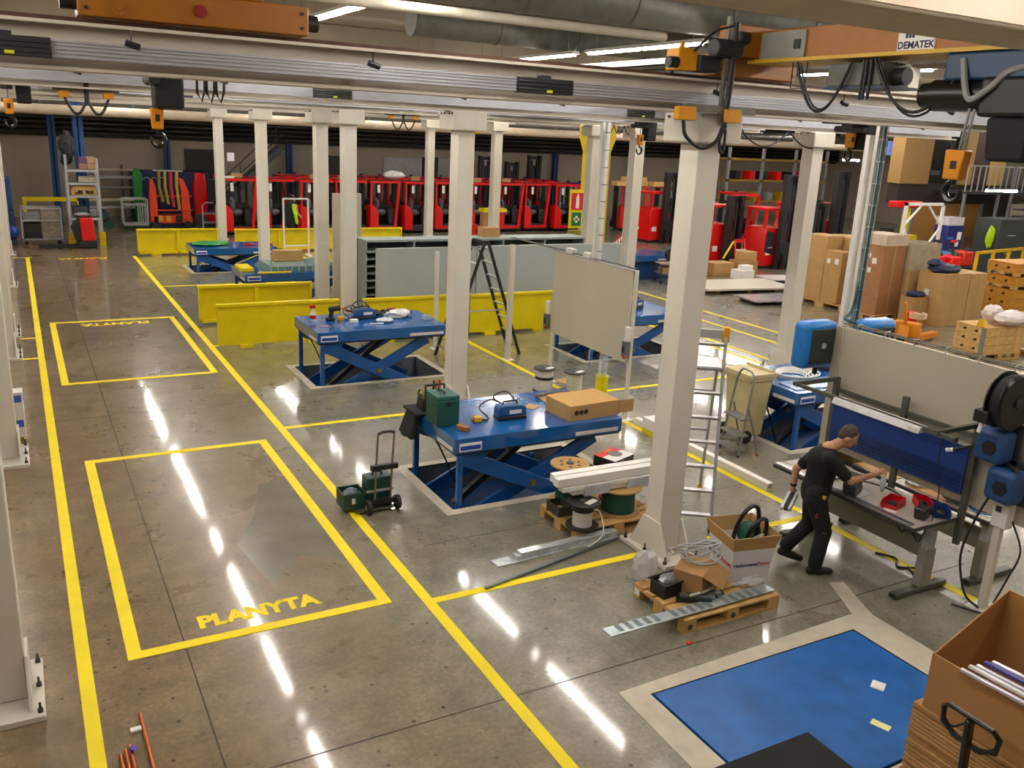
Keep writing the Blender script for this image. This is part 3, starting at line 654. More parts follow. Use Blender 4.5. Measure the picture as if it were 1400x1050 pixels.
def switchbox(lb,y,z):
    t=thing('switch_box',lb,'switch box',(8.34,y,z))
    B().box(-.06,-.05,.1,0.0,.05,.34).make('socket_strip',WHITE,t,bevel=.006); B().box(-.08,-.04,-.16,0,.08,.1).make('housing',M('5c6a68',.5,var=.2),t,bevel=.01)
    B().cyl((-.1,-.02,-.14),(-.08,-.02,-.14),.035,10).make('stop_button',M('b02a20',.5),t); B().box(-.09,.0,-.08,-.08,.05,.02).make('plate',BLACK,t)
switchbox('grey switch box with red knob at the near edge of the beige screen',11.1,1.22)
switchbox('small grey switch box at the far edge of the beige screen',13.55,1.18)
t=thing('cable_pole','white cable pole rising from the beige screen to the crane beam','pole',(8.38,12.3,2.45))
B().box(-.035,-.035,0,.035,.035,2.2).make('pole',WHITE,t); B().box(-.03,-.16,0.02,.03,-.1,2.2).make('tape_strip',M('dcdad2',.6),t)
for k in range(8): B().box(-.033,-.165,.15+k*.27,.033,-.1,.16+k*.27).make('strap',BLACK,t)
t=thing('fire_post','yellow steel post carrying the fire extinguisher sign','post',(15.3,23.2,0))
B().box(-.11,-.11,0,.11,.11,4.0).make('shaft',M('c8a800',.5,var=.08),t); B().prism([(-.11,3.9),(.11,3.9),(.3,4.4),(.3,4.95),(-.3,4.95),(-.3,4.4)],'y',-.08,.08).make('head_bracket',M('c8a800',.5,var=.08),t)
t=thing('fire_post','second yellow post right behind the white cable pole with a row of bolts','post',(15.95,23.2,0))
B().box(-.11,-.11,0,.11,.11,4.0).make('shaft',M('c8a800',.5,var=.08),t); B().prism([(-.11,3.9),(.11,3.9),(.3,4.4),(.3,4.95),(-.3,4.95),(-.3,4.4)],'y',-.08,.08).make('head_bracket',M('c8a800',.5,var=.08),t)
for k in range(14): B().cyl((0,-.125,.9+k*.22),(0,-.11,.9+k*.22),.02,6).make('bolt',LGREY,t)
sg=thing('fire_sign','yellow sign board with red extinguisher panel and green first aid cross','sign',(14.85,22.9,1.75))
B().box(-.27,0,-.05,.27,.03,1.1).make('board',YEL,sg); B().box(-.22,-.01,.5,.2,0,1.0).make('red_panel',M('c8102a',.5,var=0),sg); B().box(-.18,-.01,.02,.16,0,.42).make('green_panel',M('0a6a3a',.5,var=0),sg)
B().prism([(-.06,.55),(.05,.55),(.05,.86),(.02,.92),(.02,.95),(.06,.95),(-.02,.97),(-.03,.92),(-.06,.86)],'y',-.016,-.01).make('extinguisher_mark',WHITE,sg)
B().box(-.11,-.016,.18,.09,-.01,.26).box(-.05,-.016,.12,.03,-.01,.32).make('cross_mark',WHITE,sg)
B().box(-.3,-.25,-1.75,.2,.02,-.1).make('cabinet',M('8a8a20',.6,var=.3),sg)
# ------------------------------------------------------------------ ladders
def ladder(t,p0,p1,wv,n,rail,step,rw=.025,rh=.06,sw=.05):
    p0=Vector(p0);p1=Vector(p1);wv=Vector(wv)
    up=(p1-p0).normalized().cross(wv.normalized())
    for s in (-1,1): B().bar(p0+wv*s*.5,p1+wv*s*.5,rw,rh,up).make('rail',rail,t)
    for k in range(n):
        c=p0+(p1-p0)*((k+.7)/(n+.2)); B().bar(c-wv*.5,c+wv*.5,sw,.025,(0,0,1)).make('rung',step,t)
t=thing('step_ladder','tall black double-sided step ladder with silver rungs behind the tool table','ladder',(8.0,15.75,0))
ladder(t,(.86,0,0),(.04,0,2.33),(0,.5,0),8,BLACK,ALU); ladder(t,(-.82,0,0),(-.04,0,2.33),(0,.5,0),8,BLACK,ALU)
B().box(-.07,-.24,2.31,.07,.24,2.36).make('top_cap',BLACK,t)
for y in (-.18,-.1): B().tube([(-.5,y,.95),(.5,y,.95)],.008,5).make('brace_strap',ALU,t)
t=thing('aluminium_ladder','tall aluminium platform ladder with yellow corners beside the big front column','ladder',(6.82,7.18,0),rz=math.atan2(-.57,.82))
# local x runs along the rungs (rightmost rail at x=0), local y away from the climber
ladder(t,(-.25,.02,0),(-.25,.56,2.3),(.5,0,0),8,ALUP,ALU,.03,.07,.08)
for x in (-.5,0): B().bar((x,1.36,0),(x,.95,1.9),.03,.05).make('rear_rail',ALUP,t)
for z in (.35,.9,1.45): B().bar((-.5,1.36-.216*z,z),(0,1.36-.216*z,z),.03,.03).make('rear_brace',ALUP,t)
B().box(-.5,.46,1.86,0,.98,1.9).make('platform',ALU,t); B().bar((-.5,.56,2.28),(0,.56,2.28),.05,.1).make('top_bar',LGREY,t)
for x in (-.5,0): 
    B().cbox((x,.56,2.28),(.08,.09,.18)).make('yellow_corner',M('e09a08',.5),t,bevel=.01); B().cbox((x,.72,1.86),(.06,.56,.05)).make('yellow_bracket',M('e8b810',.5),t)
    B().box(x-.03,-.02,0,x+.03,.06,.05).make('foot',BLACK,t); B().box(x-.03,1.32,0,x+.03,1.4,.08).make('foot',YEL,t)
t=thing('step_stool','small grey aluminium step ladder with hoop handle in front of the beige bin','ladder',(9.04,9.26,0),rz=-.15)
fr=M('8d8f8c',.4,.6,var=.1)
B().tube([(-.06,.24,.0),(.08,.2,1.1),(.1,.17,1.2),(.1,.1,1.26),(.1,-.1,1.26),(.1,-.17,1.2),(.08,-.2,1.1),(-.06,-.24,0)],.016,8).make('hoop',fr,t)
for s in (-1,1): B().tube([(.06,.19*s,.72),(.2,.22*s,.3),(.27,.23*s,0)],.015,8).make('rear_leg',fr,t)
for z,x in ((.55,.03),(.3,-.01),(.08,-.04)): B().box(x-.1,-.22,z,x+.1,.22,z+.025).make('step',fr,t)
for x,s in ((-.06,1),(-.06,-1),(.27,1),(.27,-1)): B().cyl((x,.24*s,0),(x,.24*s,.03),.022,8).make('foot',M('8a2018',.6) if x>0 else BLACK,t)
# beige wheelie bin
t=thing('waste_bin','beige wheeled bin with lid behind the step ladder','bin',(9.66,9.72,0))
BE=M('c8b88a',.55,var=.1,scale=4)
B().frus((0,0,.08),(.36,.44),(0,0,1.0),(.46,.56)).make('body',BE,t,bevel=.03); B().box(-.26,-.3,.98,.26,.3,1.03).make('rim',BE,t,bevel=.015)
B().box(-.27,-.31,1.03,.27,.31,1.1).cyl((.2,-.28,1.11),(.2,.28,1.11),.03,10).make('lid',BE,t,bevel=.025)
for s in (-1,1): B().cyl((-.17,.22*s,.1),(-.17,.27*s,.1),.1,18).make('wheel',RUBBER,t)
# ------------------------------------------------------------------ on the near lift table (top z=.89)
Z1=.892
t=thing('carton','flat open cardboard carton with three round marks on the near lift table','box',(5.97,9.05,Z1),rz=.06)
B().box(0,0,0,.8,.01,.2).box(0,.55,0,.8,.56,.2).box(0,.01,0,.01,.55,.2).box(.79,.01,0,.8,.55,.2).box(.01,.01,0,.79,.55,.01).make('walls',CARD,t)
B().sheet([(0,0,.2),(.8,0,.2),(.8,.56,.205),(0,.56,.205)],.006).make('top_flap',M('bd9250',.75,var=.05),t)
B().sheet([(.8,0,.02),(1.04,-.0,.02),(1.04,.0,.19),(.8,0,.2)],.006).make('side_flap',CARD,t)
for k in range(3): B().lathe([(.022,0),(.034,0),(.034,.003),(.022,.003)],(.1+k*.075,-.004,.11),14,'y').make('round_mark',M('2a2016',.8),t)
t=thing('cardboard_piece','loose folded cardboard sheet behind the carton','cardboard',(6.1,9.85,Z1)); B().sheet([(0,0,.0),(.42,.02,.0),(.55,.4,.0),(.05,.38,.0)],.008).make('sheet',CARD,t); B().sheet([(0,.25,.06),(.6,.42,.07),(.58,.5,.02),(.02,.36,.01)],.006).make('flap',CARD,t)
one('cardboard_scrap','small square cardboard scrap behind the drill machine','cardboard',B().cbox((5.83,9.8,Z1+.003),(.2,.17,.005),Matrix.Rotation(.6,3,'Z')),CARD)
def machine(lb,x,y,z,rz):
    t=thing('power_unit',lb,'power tool',(x,y,z),rz)
    B().box(-.2,-.09,0,.2,.09,.05).make('base',BLACK,t,bevel=.01); B().prism([(-.2,.05),(.2,.05),(.19,.16),(.12,.19),(-.17,.19),(-.2,.15)],'y',-.08,.08).make('housing',M('1c4f86',.4,var=.1),t,bevel=.012)
    B().box(-.05,-.083,.08,.12,-.079,.13).make('label_plate',WHITE,t); B().tube([(-.12,0,.19),(-.1,0,.23),(.08,0,.23),(.1,0,.19)],.014,8).make('handle',BLACK,t)
    B().tube(spline([(-.1,.06,.19),(-.22,.16,.22),(-.36,.18,.12),(-.3,.02,.02),(-.42,-.02,.015)],6),.011,6).tube(spline([(.1,.04,.2),(.02,.2,.3),(-.12,.28,.2),(.15,.22,.05),(.25,.05,.1)],6),.011,6).make('cable',BLACKG,t)
    B().box(-.52,-.06,0,-.42,.04,.07).box(-.55,-.03,.02,-.52,.01,.06).make('plug',M('d0a020',.5),t,bevel=.01)
    return t
machine('blue power unit with black cable in the middle of the near lift table',5.33,9.48,Z1,-.05)
t=thing('tool_case','dark green square tool case on the corner of the near lift table','case',(4.44,9.63,Z1))
B().box(-.15,-.18,0,.15,.18,.33).make('body',GREEN,t,bevel=.01); B().box(-.15,-.18,.33,.15,.18,.39).make('lid',M('10564a',.5,var=.08),t,bevel=.012); B().tube([(-.02,-.1,.39),(-.02,-.09,.42),(-.02,.09,.42),(-.02,.1,.39)],.012,7).make('handle',BLACK,t); B().box(-.03,-.186,.26,.03,-.18,.32).make('latch',BLACK,t)
t=thing('tool_bag','black open tool bag with arched handles behind the green case','bag',(4.5,10.12,Z1))
B().frus((0,0,0),(.34,.28),(0,0,.22),(.3,.22)).make('body',BLACK,t,bevel=.03)
B().tube([(-.13,-.12,.2),(-.13,-.11,.38),(.13,-.11,.38),(.13,-.12,.2)],.018,8).make('handle',BLACK,t); B().tube(arc((-.14,0,.2),.1,PI,0,8,'yz'),.014,7).make('handle',M('8a7a2a',.5),t)
for x,c in ((.06,'d07818'),(.1,'c02818'),(.02,'303030')): B().cyl((x,0,.2),(x+.02,.01,.4),.016,8).make('tool_grip',M(c,.5),t)
t=thing('jacket','black work jacket hanging over the left corner of the near lift table','jacket',(4.26,10.12,.6))
J=B().frus((-.1,-.02,0),(.09,.42),(-.02,.0,.31),(.06,.3)).frus((-.07,.14,-.06),(.07,.16),(-.04,.1,.2),(.07,.14))
J.make('cloth',CLOTH,t,bevel=.025)
B().box(-.06,-.2,.295,.12,.24,.33).make('fold',CLOTH,t,bevel=.012)
one('wood_block','small brown wooden block near the front left corner of the near lift table','block',B().cbox((4.55,9.26,Z1+.03),(.08,.17,.06),Matrix.Rotation(.3,3,'Z')),M('9a6434',.7,var=.2),bevel=.006)
# ------------------------------------------------------------------ on the second lift table (top z=.96)
Z2=.962
t=thing('spray_bottle','red and white spray bottle on the left end of the tool table','bottle',(4.52,15.5,Z2))
B().lathe([(.05,0),(.055,.02),(.055,.14),(.02,.2),(.02,.24)],n=12).make('body',M('d8d4d0',.4),t); B().box(-.06,-.02,.24,.05,.02,.3).make('spray_head',M('c81818',.4),t,bevel=.01); B().lathe([(.057,.05),(.057,.12)],n=12).make('red_label',M('c81818',.5),t)
one('paper_tag','red and white paper strip at the front of the tool table','paper',B().cbox((4.62,15.02,Z2+.004),(.2,.05,.006),Matrix.Rotation(-.5,3,'Z')),M('d8a0a0',.6,var=.3,scale=30))
t=thing('cordless_drill','dark cordless drill with yellow chuck on the tool table','power tool',(4.92,15.5,Z2))
B().cyl((-.1,0,.2),(.1,0,.22),.05,12).make('motor_housing',BLACK,t); B().bar((-.04,0,.18),(-.08,0,.05),.05,.07,(1,0,0)).make('grip',BLACK,t,bevel=.01); B().box(-.16,-.05,0,.0,.05,.06).make('battery',BLACK,t,bevel=.01); B().cyl((.1,0,.22),(.17,0,.225),.03,10).make('chuck',M('d8b010',.4),t)
machine('blue power unit with looping cable at the middle of the tool table',5.5,15.5,Z2,.05)
one('plastic_bag','crumpled clear plastic bag before the blue unit on the tool table','bag',B().ell((5.75,15.1,Z2+.035),.16,.1,.045,14,8,.25),M('c8d0d8',.3,var=.1),smooth=True,ang=20)
one('white_cloth','crumpled white cloth on the right part of the tool table','cloth',B().ell((6.15,15.45,Z2+.06),.24,.16,.085,16,9,.22),M('dedbd6',.8),ang=25)
t=thing('tool_heap','heap of dark pliers and tool belts on the tool table','tools',(5.64,15.72,Z2))
for k in range(18):
    a=random.uniform(0,6.3);x,y=random.uniform(-.25,.7),random.uniform(-.12,.16)
    B().tube([(x,y,.03),(x+.09*math.cos(a),y+.09*math.sin(a),.07),(x+.2*math.cos(a),y+.2*math.sin(a),.05+.05*(k%2))],.022,7).make('tool_grip',[BLACK,M('5a1418',.5),DGREY][k%3],t)
B().ell((.1,.0,.04),.24,.12,.06,12,7,.25).make('tool_belt',M('2a2420',.8,var=.3),t)
B().cyl((.45,.15,.06),(.62,.2,.07),.03,8).make('orange_handle',M('c84a10',.5),t)
one('glass_jar','small clear square jar at the right corner of the tool table','jar',B().box(6.5,15.0,Z2,6.64,15.14,Z2+.09),M('b8c8d0',.1,var=0,alpha=.5),bevel=.015)
one('white_strip','curved white plastic strip at the front of the tool table','strip',B().tube([(5.42,14.98,Z2+.01),(5.5,14.93,Z2+.012),(5.66,14.94,Z2+.01)],.018,6),WHITE)
one('paper_box','small white box beside the cable on the tool table','box',B().box(5.12,15.15,Z2,5.26,15.25,Z2+.06),PAPER,bevel=.004)
# ------------------------------------------------------------------ far tables
t=thing('glass_pane_stack','stack of greenish glass panes lying on the far low lift table','glass',(4.95,20.7,1.022))
for k in range(5): B().box(.03*k,0,.025*k,1.8-.02*k,1.2,.025*k+.02).make('pane',M('86a8a8',.08,var=.1,alpha=.75),t)
for k in range(11): B().box(.1+k*.165,-.01,0,.115+k*.165,0,.14).make('edge_strap',M('c8d8d4',.4,var=0),t)
t=thing('yellow_block','yellow plastic beam piece on the left corner of the far low lift table','block',(4.4,20.62,1.022)); B().box(.0,.2,0,.3,.9,.09).make('upper_part',YEL,t,bevel=.01); B().box(.32,-.05,-.12,1.1,-.002,.03).make('front_part',YEL,t,bevel=.01)
one('carton','small brown carton with white label on the far low lift table','box',B().box(5.35,21.5,1.15,6.05,21.8,1.4),CARD)
one('green_film','crumpled green film on the left end of the farthest lift table','film',B().ell((5.1,28.1,.74),.6,.45,.05,16,6,.2),M('1f8a3a',.4,var=.2),ang=25)
for k,(x,c) in enumerate(((6.0,'b01820'),(6.55,'7a1c1c'))): one('hand_tool',['red hand tool lying midway on the farthest lift table','dark red clamp at the right end of the farthest lift table'][k],'tool',B().box(x,27.6,.702,x+.18,27.75,.78).cyl((x+.05,27.68,.73),(x+.3,27.72,.73),.025,8),M(c,.5),bevel=.008)
# things on the table behind the screen and the tilted one
machine('dark blue pump unit with cable on the lift table behind the beige screen',11.6,15.3,.872,.4)
t=thing('hose_coil','loose coil of white hose on the lift table behind the bin','hose',(10.6,9.75,.905))
q=B()
for k in range(5): q.tube([((.2+.03*k)*math.cos(a)*1.2+.03*k,(.2+.025*k)*math.sin(a),.012*k) for a in [2*PI*i/20 for i in range(20)]],.013,6,True)
q.make('coil',WHITE,t); B().tube(spline([(.2,-.1,.02),(.45,.0,.05),(.62,.1,.14)],5),.012,6).make('hose_end',WHITE,t)
machine('dark blue pump unit with yellow plug on the lift table behind the bin',11.62,9.9,.892,.1)
one('plastic_sheet','glossy crumpled clear film across the lift table behind the bin','film',B().sheet([(10.05,9.1,.896),(11.6,9.05,.896),(11.7,9.5,.9),(10.1,9.55,.896)],.012),M('a8c0dc',.15,var=.35,scale=9,alpha=.6))
one('paper_sheet','white paper and cardboard on the back corner of the lift table behind the bin','paper',B().cbox((10.2,10.15,.9),(.3,.4,.012)),PAPER)
# ------------------------------------------------------------------ reels on the floor by the screen
def reel(lb,c,r,h,core,mt,flange=BLACK,cap=None,rc=None):
    t=thing('cable_reel',lb,'cable reel',c); rc=rc or r*.8
    B().lathe([(r,0),(r,.018),(.03,.018)],n=24).make('bottom_flange',flange,t)
    B().lathe([(rc,.018),(rc*1.0,h*.3),(rc*.99,h*.6),(rc,h-.018)],n=24).make('winding',mt,t)
    o=B().lathe([(.03,h-.018),(r,h-.018),(r,h),(.03,h),(.03,h-.018)],n=24).make('top_flange',flange,t)
    B().cyl((0,0,h-.01),(0,0,h+.012),.045,12).make('hub',DGREY,t)
    if cap: B().cbox((r*.35,-r*.3,h+.004),(r*.9,r*.4,.005),Matrix.Rotation(.4,3,'Z')).make('label_plate',WHITE,t)
    return t
WIND=striped('e2e0da','b9b8b2','Z',26,.5)
t=reel('white cable reel with black flanges behind the near lift table',(8.0,13.05,0),.2,.42,None,WIND,cap=1)
B().lathe([(.165,.22),(.165,.27)],n=24).make('black_band',BLACK,t)
reel('shorter white cable reel with black top, right of the first one',(8.47,12.78,0),.2,.38,None,M('d4d0c2',.6),cap=1,rc=.14)
one('cardboard_scrap','cardboard piece on the floor behind the two white cable reels','cardboard',B().cbox((8.75,13.45,.005),(.45,.3,.008),Matrix.Rotation(.4,3,'Z')),CARD)
t=thing('tube_bucket','yellow tube holder with loops of clear plastic strip behind the carton','holder',(8.62,12.15,0))
B().lathe([(.11,0),(.11,.46),(.095,.46),(.095,.03)],n=16).make('holder',M('d8cc00',.4),t)
for k in range(7):
    a=k*.9; B().tube([(.06*math.cos(a),.06*math.sin(a),.1),(.07*math.cos(a),.07*math.sin(a),.6),(.06*math.cos(a)+.02,.07*math.sin(a),.98+.03*k)],.013,6).make('clear_rod',CLEAR,t)
B().tube([(-.05,0,.5)]+[(-.12+.17*math.cos(a),.03,.82+.19*math.sin(a)) for a in [math.radians(-60+k*30) for k in range(11)]],.016,6).make('clear_loop',CLEAR,t)
one('floor_block','small white and yellow block on the floor left of the big column foot','block',B().m(0).box(8.28,10.15,.08,8.62,10.5,.26).m(1).box(8.28,10.15,0,8.62,10.5,.08),[WHITE,YEL],bevel=.01)
one('steel_channel','long white hollow section lying on the floor along the yellow line','beam',B().box(8.42,7.9,.0,8.52,10.9,.012).box(8.42,7.9,.088,8.52,10.9,.1).box(8.42,7.9,.012,8.43,10.9,.088).box(8.51,7.9,.012,8.52,10.9,.088),WHITE)
# ------------------------------------------------------------------ pallets
def pallet_proto(lb,loc,rz=0,mt=WOOD,group=None):
    t=thing('wooden_pallet',lb,'pallet',loc,rz,group); L,D=1.2,.8
    for k,w in enumerate((.145,.1,.145,.1,.145)):
        y=(0,.2,.3275,.5,.655)[k]; B().box(0,y,.122,L,y+w,.144).make('deck_board',mt,t,bevel=.003,seg=1)
    for x in (0,.527,1.055): B().box(x,0,.1,x+.145,D,.122).make('cross_board',mt,t)
    for y,w in ((0,.1),(.3275,.145),(.7,.1)):
        B().box(0,y,0,L,y+w,.022).make('bottom_board',mt,t)
        for x in (0,.527,1.055): B().box(x,y,.022,x+.145,y+w,.1).make('block',mt,t)
    return t
P2=pallet_proto('wooden pallet beside the big column, loaded with the white carton',(5.1,5.56,0),0,WOODY)
for x,y,z in ((.07,-.003,.06),(.6,-.003,.06)): B().cyl((x,y,z),(x,y+.004,z),.03,10).make('stamp_mark',DGREY,P2)
B().box(-.003,.7,.04,0,.78,.1).make('paper_label',PAPER,P2)
P1=dup(P2,(5.2,7.6,0),.0,'wooden pallet under the cable reels and white profiles',skip=('stamp_mark','paper_label'))
# load of the front pallet (deck z=.144)
ZP=.146
t=thing('steel_strip','long perforated galvanised strip lying across the front pallet','strip',(4.28,5.585,.147))
pts=[(0,0,.02),(2.0,.03,.015),(2.0,.17,.015),(0,.14,.02)]
B().sheet(pts,.012).make('strip',M('b8c4c8',.35,.75,var=.12,scale=7),t)
for k in range(18):
    x=.12+k*.104
    if k%6==5: continue
    B().box(x,.03,.031-.005*x/2,x+.05,.14,.0345-.005*x/2).make('slot',M('6f7a7c',.5,.4),t)
t=thing('printed_carton','tall open white carton with printed lettering on the front pallet','box',(6.24,6.1,ZP),rz=-.2)
a=.21
wm=M('dcdad8',.6,var=.03); 
B().prism([(-a,-a),(a,-a),(a*1.0,a),(-a,a)],'z',0,.015).make('base',wm,t)
for i,(p,q) in enumerate((((-a,-a),(a,-a)),((a,-a),(a,a)),((a,a),(-a,a)),((-a,a),(-a,-a)))):
    b_=B(); k=1.15
    b_.sheet([(p[0],p[1],0),(q[0],q[1],0),(q[0]*k,q[1]*k,.37),(p[0]*k,p[1]*k,.37)],-.008); b_.make('wall',wm,t)
    k2=1.32; b_=B().sheet([(p[0]*k,p[1]*k,.37),(q[0]*k,q[1]*k,.37),(q[0]*k2,q[1]*k2,.52),(p[0]*k2,p[1]*k2,.52)],-.008); b_.make('flap',CARD,t)
navy=M('2a2a6a',.6,var=0); rd=M('d01830',.6,var=0)
def wlet(parent,s,size,mt,x,z,side):
    # lettering on a carton wall
    if side==0: return text(s,size,mt,parent,(x,-a*1.065-.006,z),(PI/2+.1,0,0),depth=.0008,bold=.001)
    return text(s,size,mt,parent,(-a*1.065-.006,x,z),(PI/2+.1,0,-PI/2),depth=.0008,bold=.001)
wlet(t,'Hellermann',.058,navy,-.075,.2,0); wlet(t,'Tyton',.058,rd,.13,.2,0)
wlet(t,'Hellermann',.085,navy,.09,.17,1) if False else None
text('ermann',.08,navy,t,(-a*1.085-.012,.085,.2),(PI/2+.1,0,-PI/2),depth=.0008,bold=.001); text('Tyton',.08,rd,t,(-a*1.085-.012,-.12,.2),(PI/2+.1,0,-PI/2),depth=.0008,bold=.001)
t=thing('hose_bundle','black hoses and green coil sticking out of the printed carton','hose',(6.24,6.1,ZP+.1))
B().tube(spline([(-.1,.05,0),(-.08,.02,.4),(.02,-.02,.62),(.12,-.06,.6),(.14,-.06,.2)],6),.022,8).make('black_hose',BLACKG,t); B().tube(spline([(-.02,-.04,.0),(.02,-.08,.4),(.14,-.12,.53),(.19,-.13,.42),(.16,-.1,.05)],6),.022,8).make('black_hose',BLACKG,t)
q=B()
for k in range(4): q.tube([(.06+(.1+.0*k)*math.cos(u),-.07+.03*k,.35+.1*math.sin(u)) for u in [2*PI*i/16 for i in range(16)]],.018,7,True)
q.make('green_coil',M('0a5240',.5,var=.15),t); B().tube([(.1,-.1,.2),(.16,-.12,.36),(.1,-.08,.3)],.02,7).make('white_hose',WHITE,t)
t=thing('carton','crushed open brown carton on the front pallet behind the steel strip','box',(5.6,6.04,ZP),rz=.5)
B().prism([(-.22,0),(.2,0),(.24,.14),(.05,.32),(-.24,.26)],'y',-.16,.14).make('body',CARD2,t,bevel=.006); B().sheet([(-.24,-.16,.26),(.05,-.16,.32),(.16,-.3,.2),(-.1,-.32,.12)],.006).make('flap',CARD2,t)
t=thing('cable_coil','loose coil of grey cable lying over the crushed carton','cable',(5.66,6.02,ZP+.36))
q=B()
for k in range(5): q.tube([(.2*math.cos(u)*(1+.07*k),.13*math.sin(u)*(1-.06*k)+.02*k,.015*k+.05*math.sin(u+k)) for u in [2*PI*i/20 for i in range(20)]],.009,6,True)
q.make('coil',LGREY,t); B().tube(spline([(-.15,.1,.02),(-.3,.14,.06),(-.34,.05,.04)],5),.009,6).make('cable_end',LGREY,t)
t=thing('crate_with_parts','small black crate filled with film-wrapped parts at the left of the front pallet','crate',(5.28,6.06,ZP),rz=.1)
B().box(-.14,-.1,0,.14,.1,.012).box(-.14,-.1,.012,.14,-.09,.14).box(-.14,.09,.012,.14,.1,.14).box(-.14,-.09,.012,-.13,.09,.14).box(.13,-.09,.012,.14,.09,.14).box(-.16,-.12,.14,.16,-.1,.155).box(-.16,.1,.14,.16,.12,.155).make('crate',BLACK,t); B().ell((0,0,.12),.12,.085,.07,14,8,.18).make('wrapped_parts',M('8c9094',.2,.4,var=.3,scale=20),t,ang=20)
one('plastic_bag','clear plastic bag standing behind the black crate','bag',B().ell((5.22,6.36,ZP+.16),.15,.11,.17,14,8,.12),M('d8dade',.25,var=.05,alpha=.4),ang=25)
t=thing('metal_profiles','bundle of shiny dark profiles wrapped in film on the front pallet','profiles',(5.4,5.8,ZP))
for k in range(5): B().cbox((0+.05*k,-.0+.012*k,.02+.02*(k%2)),(.07,.34,.035),Matrix.Rotation(1.0+.05*k,3,'Z')).make('profile',[M('2c3234',.3,.5),M('8a9498',.25,.7,var=.3)][k%2],t)
one('white_hose','pale hose end lying in front of the printed carton','hose',B().tube(spline([(5.35,5.8,ZP+.08),(5.6,5.82,ZP+.08),(5.8,5.9,ZP+.1),(5.92,6.0,ZP+.05)],6),.014,8),M('c9c5b8',.5))
one('film_heap','crumpled clear film round the foot of the printed carton','film',B().ell((6.16,5.84,ZP+.03),.2,.07,.05,16,6,.2),M('d0d4d6',.25,var=.1,alpha=.55),ang=20)
one('orange_scrap','tiny orange plastic scrap on the floor before the front pallet','scrap',B().cbox((5.05,5.42,.008),(.05,.035,.015),Matrix.Rotation(.4,3,'Z')),M('e04a10',.5))
# load of the pallet with the reels
TW=M('0c4034',.6,var=.15)
t=reel('green wire reel with wooden flanges at the back of the reel pallet',(5.55,8.34,ZP),.24,.5,None,TW,M('a8834a',.7,var=.12),rc=.16)
for k in range(6): B().cyl((.12*math.cos(k*1.05),.12*math.sin(k*1.05),.5),(.12*math.cos(k*1.05),.12*math.sin(k*1.05),.503),.02,8).make('flange_hole',BLACK,t)
t=reel('big green cable reel with wooden flange at the right of the reel pallet',(5.98,7.9,ZP),.27,.32,None,TW,M('a8834a',.7,var=.12),rc=.2)
t=reel('white cable reel with black ribbed top at the front of the reel pallet',(5.34,7.7,ZP),.19,.3,None,WIND,BLACK,cap=1,rc=.115)
B().lathe([(.13,.2),(.13,.285)],n=20).make('black_band',BLACK,t); B().tube(spline([(.1,-.05,.2),(.2,-.06,.15),(.18,-.18,-.05),(.0,-.24,-.13),(-.08,-.25,-.135)],6),.009,6).make('loose_end',WHITE,t)
t=reel('small red wire reel under the printed machine carton',(6.1,8.25,ZP),.13,.42,None,M('9a0c1c',.5),M('7a0c18',.5),rc=.1)
t=thing('machine_carton','red, white and black printed machine carton on top of the reels','box',(6.12,8.25,ZP+.435),rz=.35)
B().m(0).box(-.2,-.16,0,.2,.16,.13).make('body',M('1c1c1e',.5),t,bevel=.003); B().box(-.2,-.16,.13,.2,.03,.134).make('white_band',WHITE,t); B().box(-.2,.03,.13,.2,.16,.134).make('red_band',M('d42a1a',.5),t); B().cyl((.02,0,.134),(.02,0,.138),.09,16).make('round_print',M('6a6a6c',.5),t); B().box(-.06,.08,.134,.1,.14,.139).make('orange_print',M('e0601a',.5,var=.3,scale=30),t)
for k in range(3): B().box(-.17,-.163,.1-k*.025,.0,-.16,.108-k*.025).make('text_line',GREY,t)
t=thing('profile_bundle','bundle of long white plastic profiles resting on the cable reels','profiles',(5.06,7.82,.478),rz=-.02)
for k,(y,z,x0) in enumerate(((0,.12,0),(.13,.12,.03),(.0,.0,.2),(.13,.0,.22),(-.02,.06,.06))):
    B().box(x0,y,z,x0+1.6,y+.11,z+(.1 if k<2 else .055)).make('profile',M('e8e6e0',.4,var=.02),t,bevel=.006)
for x in (.35,.95): B().box(x,-.03,-.02,x+.35,.0,.1).make('film_wrap',M('b8bcc4',.3,var=.15),t)
t=thing('parts_tray','grey metal tray with parts at the left end of the reel pallet','tray',(5.3,8.12,ZP)); B().box(-.1,-.14,0,.1,.14,.01).box(-.1,-.14,.01,.1,-.13,.12).box(-.1,.13,.01,.1,.14,.12).box(-.1,-.13,.01,-.09,.13,.12).box(.09,-.13,.01,.1,.13,.12).make('tray',M('4a4a42',.5,.4),t)
# flat stock on the floor
t=thing('profile_bundle','film-wrapped bundle of shiny strips lying on the floor left of the big column','profiles',(4.12,7.42,.0),rz=.055)
B().box(0,0,0,1.62,.16,.012).box(.25,.02,.012,1.62,.13,.06).make('film',M('c8ccd0',.18,.3,var=.25,scale=12),t)
for k in range(3): B().cyl((.3,.04+k*.035,.075),(1.6,.04+k*.035,.075),.016,7).make('strip',M('d4d8da',.25,.5,var=.1),t)
one('threaded_rail','thin grey steel rail lying on the floor beside the yellow line','rail',B().bar((3.78,7.06,.015),(5.7,7.48,.015),.035,.03),M('6f7678',.4,.6))
t=thing('copper_pipe','single copper pipe standing up from the floor edge at bottom left','pipe',(.47,6.4,0)); B().tube([(0,0,.02),(.02,-1.2,.02)],.014,10).make('tube',COPPER,t); B().box(-.09,-.2,0,-.01,-.15,.025).make('white_clip',WHITE,t,bevel=.005)
